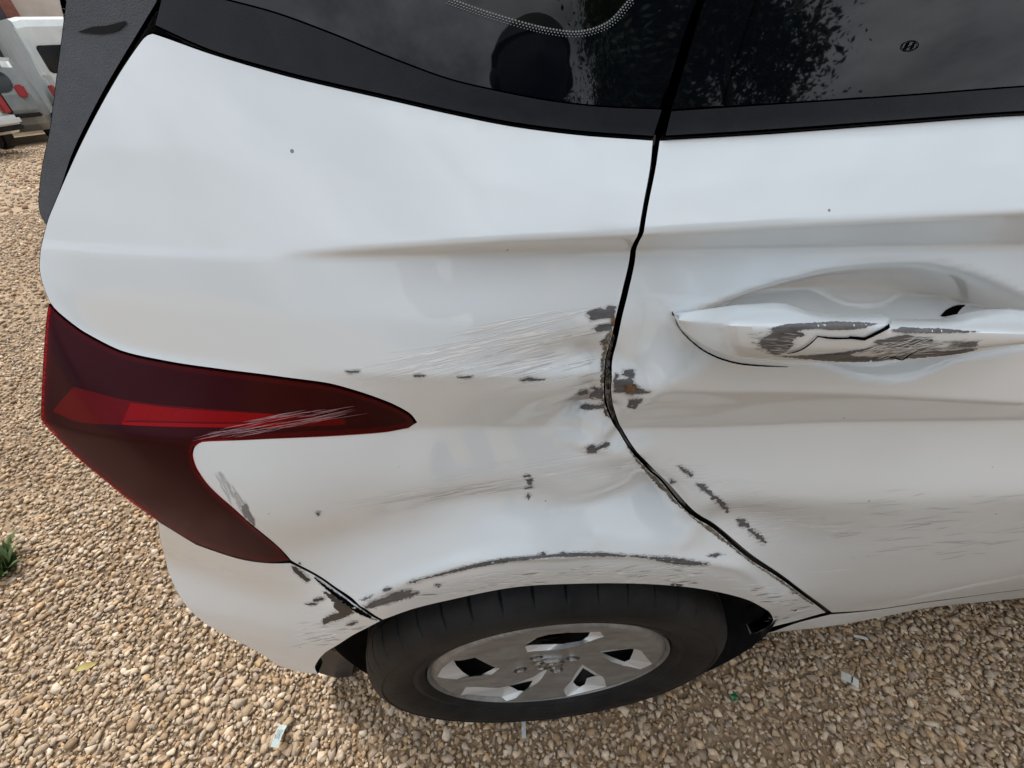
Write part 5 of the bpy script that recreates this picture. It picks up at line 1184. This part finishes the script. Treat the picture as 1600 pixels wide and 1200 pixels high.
H0 = np.array((0.0, 0.06, 1.585))
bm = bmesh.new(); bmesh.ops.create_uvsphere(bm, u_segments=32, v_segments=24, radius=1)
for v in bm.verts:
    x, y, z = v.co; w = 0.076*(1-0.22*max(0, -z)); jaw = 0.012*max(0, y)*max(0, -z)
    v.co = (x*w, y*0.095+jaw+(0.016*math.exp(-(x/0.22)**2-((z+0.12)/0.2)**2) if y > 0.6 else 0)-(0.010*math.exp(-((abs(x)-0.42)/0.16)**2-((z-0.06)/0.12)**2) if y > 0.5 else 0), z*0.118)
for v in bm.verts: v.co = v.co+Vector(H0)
bm_obj('head', bm, 'cloth_silhouette', person, True)  # head coloured as dark as the jacket to give a backlit silhouette
bm = bmesh.new(); bmesh.ops.create_uvsphere(bm, u_segments=28, v_segments=18, radius=1)
for v in bm.verts:
    x, y, z = v.co; v.co = Vector((x*0.086, y*0.104-0.010, max(z, -0.35 if y < 0.2 else 0.28)*0.126+0.010))+Vector(H0)
bm_obj('hair', bm, 'hair_dark', person, True)
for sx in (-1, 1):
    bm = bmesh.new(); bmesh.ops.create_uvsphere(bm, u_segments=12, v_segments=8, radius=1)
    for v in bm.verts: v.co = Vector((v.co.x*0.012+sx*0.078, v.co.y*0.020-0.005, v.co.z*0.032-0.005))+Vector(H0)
    bm_obj('ear', bm, 'cloth_silhouette', person, True)  # ears darkened to match the silhouette of the head
    b0 = np.array(J['wl' if sx < 0 else 'wr'][0]); edge_ = phl+np.array([sx*0.078, -0.004, 0.0])
    HJ = {'w': (tuple(b0), 0.026), 'p': (tuple(b0*0.45+edge_*0.55+np.array([sx*0.012, -0.015, 0])), (0.036, 0.020))}; bo = [('w', 'p')]
    for k in range(4):
        z_ = 0.028-0.02*k; base_ = edge_+np.array([sx*0.014, -0.012, z_]); HJ['a%d' % k] = (tuple(base_), 0.0095); HJ['b%d' % k] = (tuple(base_+np.array([-sx*0.008, 0.024, 0.002])), 0.0085); HJ['c%d' % k] = (tuple(base_+np.array([-sx*(0.026-0.003*k), 0.026, 0.002])), 0.0075); bo += [('p', 'a%d' % k), ('a%d' % k, 'b%d' % k), ('b%d' % k, 'c%d' % k)]
    HJ['t'] = (tuple(edge_+np.array([-sx*0.012, -0.020, -0.022])), 0.010); HJ['u'] = (tuple(edge_+np.array([-sx*0.034, -0.022, -0.004])), 0.008); bo += [('p', 't'), ('t', 'u')]
    skin_body('hand', HJ, bo, 'w', 'skin', person, 1)
bm = bmesh.new(); add_box(bm, (0, 0, 0), (0.150, 0.074, 0.008)); bmesh.ops.bevel(bm, geom=list(bm.edges), offset=0.003, segments=2, affect='EDGES')
phone = bm_obj('phone', bm, 'gloss_black'); phone.matrix_world = cam.matrix_world @ Matrix.Translation((0, 0, 0.030)); tag(phone, 'black phone held level in front of the car door', 'phone')
